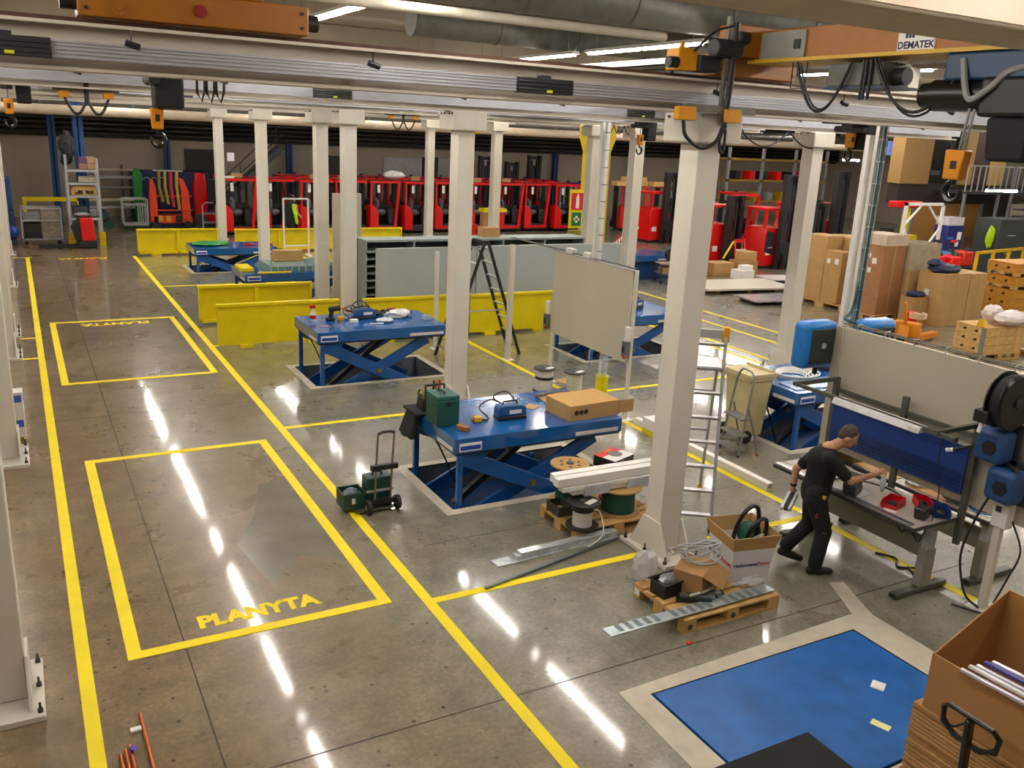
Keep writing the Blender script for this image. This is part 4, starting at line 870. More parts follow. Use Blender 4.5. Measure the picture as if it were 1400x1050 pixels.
for k in range(3): one('copper_pipe',['leftmost','middle','rightmost'][k]+' of the three short copper pipe ends at the bottom left edge','pipe',B().tube([(.29+.035*k,5.97+.04*k,.016),(.31+.035*k,5.2,.016)],.014,10),COPPER)
one('purple_clip','small violet plastic clip on the copper pipe ends','clip',B().ell((.375,5.97,.045),.025,.03,.02,8,6,.2),M('5a4ac0',.4))
# ------------------------------------------------------------------ folding trolley with tool cases
t=thing('hand_trolley','folding hand trolley with telescopic handle and two dark green cases','trolley',(3.3,9.25,0),rz=0.0)
FR=M('8a8578',.35,.7)
for x in (.05,.25): B().tube([(x+.06,0,.12),(x+.075,0,.55),(x+.1,0,.98)],.013,8).make('handle_tube',FR,t)
B().tube([(.15,0,.98),(.2,0,1.0),(.3,0,1.0),(.35,0,.98)],.018,8).make('hand_grip',BLACK,t); B().box(.06,-.03,.53,.4,.03,.6).make('cross_piece',BLACK,t,bevel=.01)
B().box(.0,-.02,.1,.38,.03,.16).make('lower_frame',BLACK,t); B().box(-.12,-.02,.03,.36,.32,.045).make('base_plate',FR,t)
for x,y in ((.02,-.05),(.4,-.0)): o=B().lathe([(.03,0),(.085,.005),(.09,.02),(.09,.04),(.085,.055),(.03,.06)],(x-.03,y,.09),20,'x').make('wheel',RUBBER,t); B().cyl((x-.035,y,.09),(x+.035,y,.09),.03,10).make('hub',GREY,o)
GC=M('123a36',.5,var=.12)
t2=thing('tool_case','low dark green open tool case on the folding trolley','case',(3.2,9.45,.048)); B().box(-.15,-.14,0,.12,.14,.01).box(-.15,-.14,.01,.12,-.13,.2).box(-.15,.13,.01,.12,.14,.2).box(-.15,-.13,.01,-.14,.13,.2).box(.11,-.13,.01,.12,.13,.2).make('case_body',GC,t2); B().ell((0,0,.16),.1,.1,.05,10,6,.2).make('contents',M('4a5a66',.4,var=.4,scale=20),t2); B().box(-.05,-.146,.07,-.01,-.14,.14).make('white_mark',WHITE,t2)
t2=thing('tool_case','upright dark green tool case strapped to the folding trolley','case',(3.5,9.42,.048)); B().box(-.16,-.1,0,.16,.1,.36).make('case_body',GC,t2,bevel=.015); B().tube([(-.06,0,.36),(-.05,0,.4),(.05,0,.4),(.06,0,.36)],.012,7).make('carry_handle',BLACK,t2); B().box(-.17,-.108,.18,.17,-.1,.21).make('strap',LGREY,t2)

t=thing('control_box','white control box with blue labels behind the second column at the left picture edge','box',(-.27,13.3,0))
B().box(-.14,-.1,.1,.1,.14,.74).make('body',WHITE,t,bevel=.008); B().box(-.1,-.08,0,.06,.12,.1).make('stand',M('8a8420',.6),t)
for z in (.6,.25): B().box(.1005,-.06,z,.102,.1,z+.1).box(-.12,-.102,z,.08,-.1,z+.1).make('blue_label',M('3a64c8',.5),t)
# ------------------------------------------------------------------ workbench and big screen at right
BG=M('8f8c80',.45,var=.06); BGD=M('55574f',.45,.2,var=.1); TOPM=M('a89f92',.35,var=.05,scale=3)
def bench(lb,x0,x1,y0,y1,z,flip=1):
    t=thing('workbench',lb,'workbench',(0,0,0))
    B().box(x0,y0,z-.035,x1,y1,z).make('worktop',TOPM,t,bevel=.004); B().box(x0-.01,y0-.008,z-.04,x1+.01,y0,z-.002).box(x0-.012,y0,z-.045,x0,y1,z-.012).make('edge_band',DGREY,t)
    xm=(x0+x1)/2+.1*flip
    for y in (y0+.12,y1-.25):
        B().box(xm-.1,y-.05,.07,xm+.06,y+.05,.5).make('leg_column',BG,t,bevel=.008); B().box(xm-.08,y-.038,.5,xm+.04,y+.038,z-.07).make('inner_column',LGREY,t)
        B().box(x0+.02,y-.045,0.01,x1+.08,y+.045,.07).make('foot_bar',BGD,t,bevel=.012); B().box(x0+.012,y-.04,.015,x0+.022,y+.04,.06).make('foot_cap',BLACK,t)
        B().prism([(x0+.12,z-.04),(x1-.05,z-.04),(xm+.1,z-.14),(xm-.1,z-.14)],'y',y-.05,y+.05).make('top_bracket',BG,t)
    B().box(xm-.02,y0+.17,.36,xm+.0,y1-.3,.6).make('modesty_panel',M('7d786c',.5,var=.05),t)
    B().box(x0+.2,y0+.15,z-.09,x0+.26,y1-.2,z-.04).make('frame_rail',BGD,t)
    return t
bx0,bx1,by0,by1,bz=7.52,8.26,5.08,7.0,.85
t=bench('long grey height-adjustable workbench with blue perforated back board, worker at it',bx0,bx1,by0,by1,bz)
B().box(bx0-.005,by0+.05,bz,bx0+.06,by1-.02,bz+.015).make('front_rail',ALU,t,bevel=.003)
for y in (5.04,6.84): B().box(8.2,y,.55,8.25,y+.06,1.87).make('upright',BGD,t)
B().box(8.2,5.9,.6,8.25,5.96,1.9).make('upright',BGD,t)
B().box(8.22,5.1,1.7,8.25,6.84,1.745).make('rear_rail',BGD,t)
for y in (5.05,6.85): B().bar((8.22,y+.02,1.85),(7.55,y+.02,1.85),.04,.045).make('top_arm',BGD,t); 
B().box(7.56,4.88,1.82,7.6,6.9,1.86).make('lamp_rail',BGD,t); 
for y in (4.86,6.9): B().cyl((7.58,y,1.84),(7.58,y+.02,1.84),.026,8).make('rail_cap',BLACK,t)
lp=B().prism([(7.5,1.8),(7.66,1.8),(7.63,1.86),(7.53,1.86)],'y',5.22,6.3).make('bench_lamp',M('c9c9c8',.4,.3),t); B().box(7.51,5.25,1.792,7.65,6.27,1.8).make('lamp_diffuser',M('e8e6e0',.5),lp); B().box(7.495,5.24,1.81,7.5,5.34,1.85).make('switch_plate',WHITE,lp)
pb=B().box(8.18,5.1,1.1,8.2,6.83,1.6).make('perforated_board',PEG,t)
q=B()
for i in range(42):
    for k,z in enumerate((1.13,1.17,1.21,1.53,1.57)):
        y=5.13+i*.041; q.box(8.1785,y,z,8.1805,y+.016,z+.016)
o=q.make('perforation',M('0a1238',.7,var=0),pb,smooth=False); o['kind']='stuff'
B().tube(spline([(7.58,5.0,1.82),(7.6,5.02,1.6),(7.75,5.05,1.2),(7.8,5.1,.87)],5),.006,6).make('lamp_cable',BLACK,t)
B().tube(spline([(7.75,5.5,.8),(7.78,5.4,.62),(7.75,5.3,.74),(7.78,5.2,.6),(7.8,5.15,.75)],6),.008,6).make('hanging_cable',BLACK,t)
bench('second workbench on the far side of the big screen, strewn with cables',8.52,9.2,4.95,7.0,.8,-1)
def bin_(lb,x,y,z,c,rz,s=1.):
    t=thing('parts_bin',lb,'bin',(x,y,z),rz)
    a,b,h=.1*s,.07*s,.08*s
    B().prism([(-a,-b),(a,-b),(a,b),(-a,b)],'z',0,.008).make('base',c,t)
    B().box(-a,-b,.008,a,-b+.006,h).box(-a,b-.006,.008,a,b,h).box(a-.006,-b,.008,a,b,h).prism([(-a,.008),(-a+.006,.008),(-a-.03,h*.7),(-a-.036,h*.7)],'y',-b,b).make('walls',c,t)
    B().ell((0,0,.03),a*.7,b*.7,.025,9,5,.3).make('parts',M('303234',.4,.5,var=.5,scale=40),t)
    return t
RB=M('d01420',.4,var=.05)
bin_('red parts bin with screws in the middle of the workbench',7.78,5.55,bz+.001,RB,.3,1.15); bin_('red parts bin at the rear of the workbench, beside the blue one',8.08,5.42,bz+.001,RB,.9,1.1); bin_('blue parts bin at the right end of the workbench',8.07,5.2,bz+.001,M('1c3f8a',.4,var=.05),.8,1.1)
t=thing('bin_stack','stack of grey parts bins on the workbench under the worker\'s arm','bin',(7.66,5.98,bz+.001),.4)
for k in range(3): B().prism([(-.1,0),(.1,0),(.12,.07),(-.13,.07)],'y',-.07,.07).make('bin',M('4c5254',.5,var=.1),t,bevel=.004); t.children[-1].location=(0.01*k,.01*k,.06*k)
t=thing('black_box','small dark square container near the right end of the workbench','box',(7.8,5.22,bz),.3); B().frus((0,0,0),(.13,.11),(0,0,.12),(.15,.13)).make('body',M('2a2422',.4,var=.2),t,bevel=.012); B().cyl((.14,-.02,.03),(.25,-.02,.03),.025,8).make('black_cap',BLACK,t)
one('cable','black cable lying in a wide loop across the workbench','cable',B().tube(spline([(7.75,6.35,bz+.01),(7.95,6.2,bz+.03),(8.12,5.9,bz+.015),(8.05,5.62,bz+.01),(7.86,5.5,bz+.01),(7.75,5.56,bz+.01)],7),.009,7),BLACKG)
for x,y,sx,sy,r,lb,c in ((7.7,5.5,.18,.13,.4,'white paper slip on the workbench before the red bin',PAPER),(7.68,6.05,.3,.4,.1,'pale printed sheet on the middle of the workbench',M('b8b6b2',.5,var=.2,scale=8)),(7.85,6.72,.34,.5,.05,'large white sheet at the left end of the workbench',M('c4bdb4',.6)),(8.0,6.6,.35,.25,.5,'brown cardboard piece on the workbench behind the grey bins',CARD)):
    one('paper_sheet',lb,'paper',B().cbox((x,y,bz+.003+(.003 if c is CARD else 0)),(sx,sy,.004),Matrix.Rotation(r,3,'Z')),c)
for x,y,sx,sy,lb,c in ((8.75,6.5,.4,.7,'large cardboard sheet on the far workbench',CARD),(8.75,5.7,.42,.5,'cardboard sheet on the far workbench near the uprights',CARD2),(8.8,5.2,.4,.4,'white sheet on the far workbench at right',PAPER)):
    one('cardboard_sheet',lb,'cardboard',B().box(x-sx/2,y-sy/2,.801,x+sx/2,y+sy/2,.807),c)
one('plastic_bag','clear bag with a blue ring on the far workbench','bag',B().ell((8.68,5.95,.83),.1,.16,.03,12,6,.2),M('c8ccd4',.2,var=.2,alpha=.7),ang=20)
one('grey_tool','grey cable tool lying on the far workbench by the right upright','tool',B().ell((8.6,5.4,.86),.07,.16,.05,10,6,.15).cyl((8.6,5.5,.87),(8.58,5.62,.89),.035,8),M('585c5a',.5))
one('tool_box_open','dark box with red tool on the far workbench behind the worker','box',B().m(0).box(8.5,6.7,.801,8.8,7.0,.95).m(1).ell((8.6,6.78,.98),.05,.06,.04,8,5,.2),[M('5a4a20',.7),M('b01c18',.4)])
t=thing('cable_heap','blue and black cables in loose loops at the right of the far workbench','cable',(8.8,5.15,.812))
for k in range(4): B().tube([((.1+.03*k)*math.cos(u)+.05*k-.1,(.13+.02*k)*math.sin(u)+.03*k,.012*k) for u in [2*PI*i/16 for i in range(16)]],.009,6,True).make('cable_loop',[M('2a7ac0',.4),BLACK][k%2],t)
# big screen panel
t=thing('protective_screen','large beige screen panel behind the workbench','screen',(8.38,7.1,0))
B().box(-.03,-4.4,.95,.03,0,2.43).make('panel',PANEL,t,bevel=.006); B().box(-.05,-.12,0,.05,.0,2.43).make('end_post',M('b4ab98',.5,var=.04),t,bevel=.006); B().box(-.1,-.2,0,.1,.1,.012).make('foot_plate',WHITE,t)
q=B(); q.tube([(-.02,-4.4,2.47),(-.02,-.1,2.47)],.009,6).tube([(.03,-4.4,2.48),(.03,-.1,2.48)],.009,6); q.make('cable_rail',GALV,t)
for k in range(11): B().tube([(-.035,-.3-k*.38,2.43),(-.035,-.3-k*.38,2.49),(.04,-.3-k*.38,2.5),(.04,-.3-k*.38,2.43)],.006,5).make('rail_clip',ALUP,t)
t=thing('cable_pole','tall white cable poles rising from the big screen past the crane beam','pole',(8.84,7.47,0))
B().box(-.045,-.06,0,.035,.0,4.6).make('pole',WHITE,t); B().box(-.02,-.16,0,.03,-.11,6.6).make('slim_pole',WHITE,t)
B().tube([(.02,-.2,1.0),(.02,-.2,6.6)],.026,7).make('cable_bundle',M('1c4c50',.5,var=.2),t)
for dx,dy in ((-.03,-.17),(-.02,-.215),(.06,-.215)): B().cyl((dx,dy,1.0),(dx,dy,6.6),.006,5).make('basket_wire',ALUP,t)
for k in range(16): B().box(-.03,-.22,2.3+k*.25,.065,-.165,2.312+k*.25).make('basket_tie',ALUP,t)
B().tube(spline([(-.0,-.2,2.9),(-.1,-.22,2.55),(-.35,-.35,2.5),(-.46,-.6,2.5)],5),.02,6).make('cable_turn',M('1c4c50',.5),t)
# blue hose-reel cabinets on the end post
def reelbox(lb,x,y,z,s=1.):
    t=thing('hose_reel_cabinet',lb,'hose reel',(x,y,z),rz=PI/2)
    LB=M('1878c8',.35,var=.06,coat=.2)
    B().box(-.13,-.26,-.28,.1,.26,.28).make('shell',LB,t,bevel=.07,seg=3); B().box(-.145,-.2,-.22,-.125,.17,.2).make('dark_cover',M('26302f',.5),t,bevel=.03); B().cyl((-.152,-.03,.0),(-.14,-.03,.0),.035,16).make('round_badge',M('c8d4d8',.4,.4),t)
    B().cyl((-.02,.25,0),(-.02,.268,0),.05,14).make('side_badge',LB,t); B().box(.1,-.16,-.2,.2,-.02,.25).make('wall_bracket',M('123a7a',.5),t,bevel=.01); B().cyl((0,-.1,-.28),(0,-.1,-.38),.03,8).make('hose_outlet',BLACK,t)
    return t
reelbox('light blue hose reel cabinet with black face at the left end of the big screen',8.12,7.22,2.2)
reelbox('light blue hose reel cabinet on the far side of the big screen',8.75,6.9,2.25)
t=thing('hose_reel','open black hose reel wheel on a blue arm, upper right on the big screen','hose reel',(8.05,4.72,2.22))
B().lathe([(.08,-.09),(.26,-.09),(.28,-.07),(.28,-.06),(.2,-.05),(.2,.05),(.28,.06),(.28,.07),(.26,.09),(.08,.09)],n=28,ax='y').make('drum',BLACKG,t); 
for k in range(4): B().lathe([(.2+.015*k,-.045),(.235+.01*k,0),(.2+.015*k,.045)],n=24,ax='y').make('hose_layer',RUBBER,t)
B().bar((-.22,.1,-.12),(.3,.1,.12),.05,.09).make('arm',M('1c4c82',.45,var=.1),t,bevel=.01); B().box(-.3,.0,-.2,-.18,.14,-.08).make('hose_guide',BLACK,t,bevel=.01)
B().cyl((-.25,.07,-.2),(-.28,.07,-.3),.018,8).make('hose_stop',WHITE,t); B().tube(spline([(.05,.14,.06),(.2,.18,0),(.22,.18,-.2),(.1,.1,-.32)],5),.015,7).make('supply_hose',LGREY,t); B().cyl((0,-.11,0),(0,.12,0),.05,14).make('hub',DGREY,t)
DB=M('1f4a80',.45,var=.08)
def cablereel(lb,x,y,z,side):
    t=thing('cable_reel_box',lb,'cable reel',(x,y,z))
    B().box(-.12,-.15,-.17,.12,.15,.17).make('shell',DB,t,bevel=.06,seg=3); B().cyl((-.135,-.02,-.01),(-.115,-.02,-.01),.075,6).make('hub_cover',BLACK,t); B().box(-.06,.145,-.1,.06,.158,.1).make('outlet_plate',BLACK,t); B().box(.11,-.18,-.2,.15,.2,.22).make('mount_plate',DGREY,t); B().tube([(-.05,-.12,.17),(-.05,-.1,.2),(.05,.1,.2),(.05,.12,.17)],.02,7).make('grip',BLACK,t)
    if side: B().tube(spline([(0,.16,-.05),(-.06,.28,-.12),(-.1,.36,-.16)],5),.014,7).make('cable',BLACK,t); B().cyl((-.1,.35,-.16),(-.12,.41,-.18),.022,8).make('cable_stop',WHITE,t)
    return t
cablereel('dark blue cable reel box on the big screen under the black hose reel',8.1,4.8,1.75,True)
o=cablereel('lower dark blue cable reel box above the white post',8.1,4.62,1.4,False)
B().tube(spline([(-.1,.06,-.1),(-.14,.14,-.4),(-.16,.2,-.8),(-.1,.12,-1.2),(.05,.04,-1.36)],6),.012,7).make('power_cable',BLACK,o)
t=thing('screen_post','white post with socket box before the right end of the big screen','post',(8.25,4.68,0))
B().box(-.035,-.035,.012,.035,.035,1.19).make('tube',CREAM,t); B().box(-.12,-.12,0,.12,.12,.012).make('foot_plate',WHITE,t); B().box(-.07,-.1,.92,.05,.06,1.2).make('socket_box',WHITE,t,bevel=.01); B().box(-.074,-.03,1.08,-.07,.03,1.14).make('socket',DGREY,t); B().cyl((.0,-.1,.01),(-.02,-.14,.09),.06,10).make('cable_gland',WHITE,t)
B().tube(spline([(.03,-.1,1.0),(.1,-.2,.7),(.05,-.16,.4),(.0,-.1,.1)],6),.01,6).make('cable',BLACK,t)
one('floor_cable','black cable end lying on the floor left of the white post foot','cable',B().tube(spline([(8.02,4.86,.012),(8.06,4.76,.01),(8.14,4.6,.01)],5),.01,6),BLACK)
one('cable_loops','black cables lying loosely on the floor under the workbench','cable',B().tube(spline([(8.25,6.0,.012),(8.35,5.8,.015),(8.2,5.65,.012),(8.42,5.5,.012),(8.2,5.4,.012),(8.3,5.6,.014)],6),.011,6),BLACK)
# ------------------------------------------------------------------ the worker
def blob(name,mat,parent,shapes,vox,it=6,fac=.5):
    b=B()
    for s in shapes:
        if s[0]=='t': b.tube(s[1],s[2],10); [b.ell(p,r,r,r,10,6) for p,r in ((s[1][0],s[2][0]),(s[1][-1],s[2][-1]))]
        elif s[0]=='e': b.ell(s[1],*s[2],14,10,0,s[3] if len(s)>3 else None)
    o=b.make(name,mat,None,smooth=False)
    m=o.modifiers.new('r','REMESH'); m.mode='VOXEL'; m.voxel_size=vox
    k=o.modifiers.new('s','SMOOTH'); k.factor=fac; k.iterations=it
    dg=bpy.context.evaluated_depsgraph_get(); me=bpy.data.meshes.new_from_object(o.evaluated_get(dg))
    me.polygons.foreach_set('use_smooth',[True]*len(me.polygons)); old=o.data; o.modifiers.clear(); o.data=me; bpy.data.meshes.remove(old)
    o.parent=parent
    return o
V=Vector
def person(): 
    t=thing('person','man in black T-shirt and black work trousers leaning over the workbench, profile piece in hand','person',(7.2,6.05,0))
    O=V((7.2,6.05,0)); P=lambda x,y,z: V((x,y,z))-O
    d=V((.75,-.66,0)).normalized(); n=V((-d.y,d.x,0)); z=V((0,0,1))
    head=P(7.405,5.93,1.555); f=(d*.86-z*.5).normalized(); up=(z*.86+d*.5).normalized(); lf=n
    Rh=Matrix((lf,f,up)).transposed()
    neck0=P(7.245,6.03,1.40); pel=P(7.2,6.08,.9); ch=P(7.235,6.05,1.25); wa=P(7.22,6.07,1.05)
    Rs=ch-n*.19+z*.1+d*.02; Ls=ch+n*.19+z*.06
    Re=P(7.33,5.76,1.12); Rw=P(7.56,5.66,1.20); Le=P(7.19,6.37,1.06); Lw=P(7.17,6.36,.86)
    Rk=P(7.27,5.95,.47); Ra=P(7.2,5.94,.1); Lk=P(7.31,6.19,.47); La=P(7.13,6.3,.17)
    Rhip=pel-n*.09-z*.03; Lhip=pel+n*.09-z*.03
    S=[('e',head,(.074,.094,.112),Rh),('e',head+f*.028-up*.06,(.056,.066,.066),Rh),('e',head+f*.098-up*.028,(.016,.024,.028),Rh),('e',head+f*.082-up*.085,(.028,.022,.022),Rh),('e',head+f*.074+up*.012,(.05,.024,.016),Rh),
       ('e',head+lf*.076-up*.02,(.012,.024,.034),Rh),('e',head-lf*.076-up*.02,(.012,.024,.034),Rh),
       ('t',[neck0,head-up*.08-f*.01],[.064,.056]),
       ('t',[pel,wa,ch,neck0],[.13,.125,.145,.08]),('t',[Ls,ch,Rs],[.06,.1,.06]),
       ('t',[Rs,Re],[.056,.043]),('t',[Re,Rw],[.043,.029]),('t',[Ls,Le],[.056,.043]),('t',[Le,Lw],[.043,.029]),
       ('t',[Rhip,Rk],[.085,.06]),('t',[Rk,Ra],[.058,.04]),('t',[Lhip,Lk],[.085,.06]),('t',[Lk,La],[.058,.04])]
    def hand(w,dr,pn,th,curl):
        # palm from the wrist along dr, pn = palm normal, th = thumb side
        dr=dr.normalized(); pn=pn.normalized(); th=th.normalized()
        out=[('t',[w,w+dr*.05],[.027,.03]),('t',[w+dr*.045+th*.02,w+dr*.085+th*.024],[.017,.015]),('t',[w+dr*.045-th*.018,w+dr*.08-th*.022],[.017,.014])]
        for k,L in enumerate((.066,.076,.07,.054)):
            b=w+dr*.085+th*(.031-.0205*k); c=curl*(1+.08*k)
            d1=(dr*math.cos(c)+pn*math.sin(c)); d2=(dr*math.cos(c*2)+pn*math.sin(c*2)); d3=(dr*math.cos(c*2.8)+pn*math.sin(c*2.8))
            p1=b+d1*L*.45;p2=p1+d2*L*.33;p3=p2+d3*L*.25
            out.append(('t',[b,p1,p2,p3],[.0098,.009,.0083,.0072]))
        b=w+dr*.03+th*.028; p1=b+(dr*.5+th*.65+pn*.3)*.038; p2=p1+(dr*.75+pn*.5+th*.1)*.036
        out.append(('t',[b,p1,p2],[.0125,.0108,.009])); return out
    S+=hand(Rw,V((.55,-.35,.42)),V((.45,.25,-.6)),V((-.2,.5,.5)),.62)
    S+=hand(Lw,V((-.03,-.02,-1)),V((.3,-.75,0)),V((.75,.3,0)),.7)
    body=blob('body',SKIN,t,S,.0075,4)
    for s in (-1,1): 
        B().ell(head+f*.082+lf*.031*s-up*.006,.012,.009,.008,8,6,0,Rh).make('eye',M('e0dcd4',.3,var=0),body); B().ell(head+f*.09+lf*.031*s-up*.007,.006,.004,.006,8,6,0,Rh).make('iris',M('2a2420',.3,var=0),body)
    B().ell(head+f*.098-up*.068,.022,.006,.006,8,6,0,Rh).make('mouth',M('8a4a40',.5,var=0),body)
    HA=M('4c4238',.9,var=.35,scale=60,bump=.5)
    blob('hair',HA,t,[('e',head-f*.018+up*.03,(.08,.092,.096),Rh),('e',head-f*.055-up*.02,(.068,.05,.06),Rh),('t',[head+lf*.071-f*.0+up*.01,head+lf*.073-f*.01-up*.03],[.014,.008]),('t',[head-lf*.071-f*.0+up*.01,head-lf*.073-f*.01-up*.03],[.014,.008])],.008,3)
    SH=[('t',[pel+z*.02,wa,ch,neck0-z*.02],[.158,.148,.166,.088]),('t',[Ls-n*.01,ch+z*.02,Rs+n*.01],[.078,.125,.078]),('e',ch+z*.02-d*.02,(.17,.17,.15)),
        ('t',[Rs,Rs+(Re-Rs)*.72],[.078,.07]),('t',[Ls,Ls+(Le-Ls)*.72],[.078,.07]),('t',[pel+z*.02,pel+z*.0],[.158,.156])]
    blob('t_shirt',CLOTH,t,SH,.011,5)
    TR=[('e',pel-z*.02,(.155,.145,.14)),('t',[Rhip,Rk,Ra+z*.02],[.118,.088,.078]),('t',[Lhip,Lk,La+z*.02],[.118,.088,.078]),('t',[Rhip+z*.05,Lhip+z*.05],[.12,.12])]
    tr=blob('trousers',M('121315',.85,var=.25,scale=16,bump=.3),t,TR,.011,4)
    B().cbox(Rk-n*.09-z*.02,(.05,.05,.12)).make('knee_pocket',M('1a1b1e',.8),tr,bevel=.012); B().cbox(Rhip-n*.125-z*.16+d*.02,(.03,.012,.05)).make('red_tag',M('8a2018',.6),tr)
    B().cbox(Rhip-n*.11+z*.05+d*.07,(.04,.04,.04)).make('pocket_tool',M('a8961a',.5,var=.5,scale=60),tr,bevel=.01)
    for A,dd,lift in ((Ra,V((.86,-.5,0)).normalized(),0),(La,V((.78,-.6,-.28)).normalized(),1)):
        h=A-z*.06 if not lift else A-z*.075
        blob('shoe',M('1d1c19',.7,var=.2),t,[('t',[h-dd*.05,h+dd*.08,h+dd*.17],[.045,.046,.036]),('t',[A,h],[.055,.045])],.009,3)
    wr=Le+(Lw-Le)*.9; B().lathe([(.034,-.014),(.037,0),(.034,.014)],wr,14).make('wristwatch',BLACK,body)
    return t
person()
t=thing('metal_profile','shiny drawer-rail piece held in the worker\'s hanging hand','profile',(7.16,6.34,.74),rz=0)
for k in range(3): B().bar((.03-.025*k,-.03+.03*k,.05),(-.17-.025*k,-.13+.03*k,-.07),.03,.04).make('rail',[M('d4d8da',.25,.3),M('2a2c2e',.3,.6),M('d4d8da',.25,.3)][k],t)
t=thing('parts_bag','small clear bag with metal parts hanging from the worker\'s raised hand','bag',(7.63,5.6,1.13)); B().ell((0,0,-.02),.035,.03,.09,10,7,.2).make('film',M('d8e0e4',.2,var=.1,alpha=.55),t,ang=20); B().ell((0,0,-.07),.02,.02,.035,8,6,.3).make('parts',M('8c949a',.3,.7,var=.3,scale=50),t)
# ------------------------------------------------------------------ lower right corner: board stack, carton, pallet truck
t=thing('wooden_pallet','dark wooden pallet under the board stack at the bottom right corner','pallet',(5.28,2.0,0))
for k in range(3): B().box(0,.02+k*.6,0,.8,.12+k*.6,.1).make('bearer',WOOD,t)
for k in range(5): B().box(.0+.168*k,0,.1,.12+.168*k,1.34,.122).make('deck_board',WOOD,t)
t=thing('cardboard_stack','tall stack of flat brown cardboard sheets at the bottom right corner','cardboard',(5.28,2.02,.123))
CS=[M('b08450',.8,var=.08),M('ba8c54',.8,var=.08)]
for k in range(19):
    j=random.uniform(-.012,.012); B().box(j,j*.5,.03*k,.78+j,1.31+j,.03*k+.024).make('cardboard_sheet',CS[k%2],t,bevel=.004,seg=1)
t=thing('open_carton','large open brown carton with a cut-down side on top of the cardboard stack','box',(5.29,2.1,.694))
CB=M('a87a46',.75,var=.06,scale=2)
B().box(0,0,0,.75,1.16,.008).make('base',CB,t); B().sheet([(0,0,0),(0,1.16,0),(-.0,1.16,.42),(-.0,0,.42)],-.01).make('low_wall',CB,t)
B().prism([(0,0),(.75,0),(.75,.74),(.02,.42),(0,.42)],'y',1.15,1.16).make('sloped_wall',CB,t); B().box(.74,0,0,.75,1.15,.74).make('rear_wall',CB,t); B().prism([(0,0),(.75,0),(.75,.74),(.02,.42),(0,.42)],'y',0,.01).make('sloped_wall',CB,t)
t=thing('wrapped_profiles','long film-wrapped white profiles leaning over the open carton edge','profiles',(5.29,2.1,.694))
for k in range(5): B().bar((-.03+.05*k,.93-.02*k,.435+.012*(k%2)+.012*k),(.02+.06*k,-.3,.46+.012*k),.032,.022).make('profile',[M('c8c6d4',.2,.3,var=.15),M('e4e2e0',.3)][k%2] if k!=3 else M('3a3a80',.4),t,bevel=.003)
t=thing('pallet_truck','black pallet truck handle in front of the cardboard stack','pallet truck',(4.95,2.72,0))
B().tube([(0,-.06,.86),(.0,-.18,.92),(.0,-.19,1.02),(-.01,-.15,1.06),(-.01,.15,1.06),(0,.19,1.02),(0,.18,.92),(0,.06,.86)],.018,9).make('handle_loop',BLACKG,t)
B().tube([(0,-.18,.94),(0,-.1,.87),(0,.1,.87),(0,.18,.94)],.017,8).make('handle_loop',BLACKG,t)
B().bar((.06,0,.25),(-.02,0,1.05),.06,.04).make('handle_shaft',BLACKG,t,bevel=.01); B().tube([(.0,.03,1.0),(.02,.1,.92),(.02,.13,.9)],.008,6).make('release_lever',DGREY,t)
B().box(.03,-.12,.05,.24,.12,.28).make('hydraulic_unit',M('2a2a2c',.5),t,bevel=.02); 
for s in (-1,1): B().cyl((.1,.07*s-.03,.09),(.1,.07*s+.03,.09),.09,16).make('steer_wheel',RUBBER,t); B().box(.24,.2*s-.07,.03,.33,.2*s+.07,.09).make('fork_heel',M('2a2a2c',.5),t)
text('GS',.05,M('8a8a8a',.5,var=0),t,(-.005,0,.72),(PI/2-.1,0,-PI/2),depth=.001) if False else None
t=thing('dark_cabinet','dark cabinet top corner rising at the bottom edge before the blue plate','cabinet',(2.50,1.91,0))
B().box(-.3,-.3,.05,.3,.3,1.98).make('body',M('08080a',.9,var=.1),t,bevel=.01); B().box(-.31,-.31,1.98,.31,.31,2.0).make('lid',M('09090a',.95,var=.1),t,bevel=.006); B().box(-.28,-.28,0,.28,.28,.05).make('plinth',BLACK,t); B().box(-.305,-.1,1.0,-.3,.1,1.2).make('handle_plate',DGREY,t)
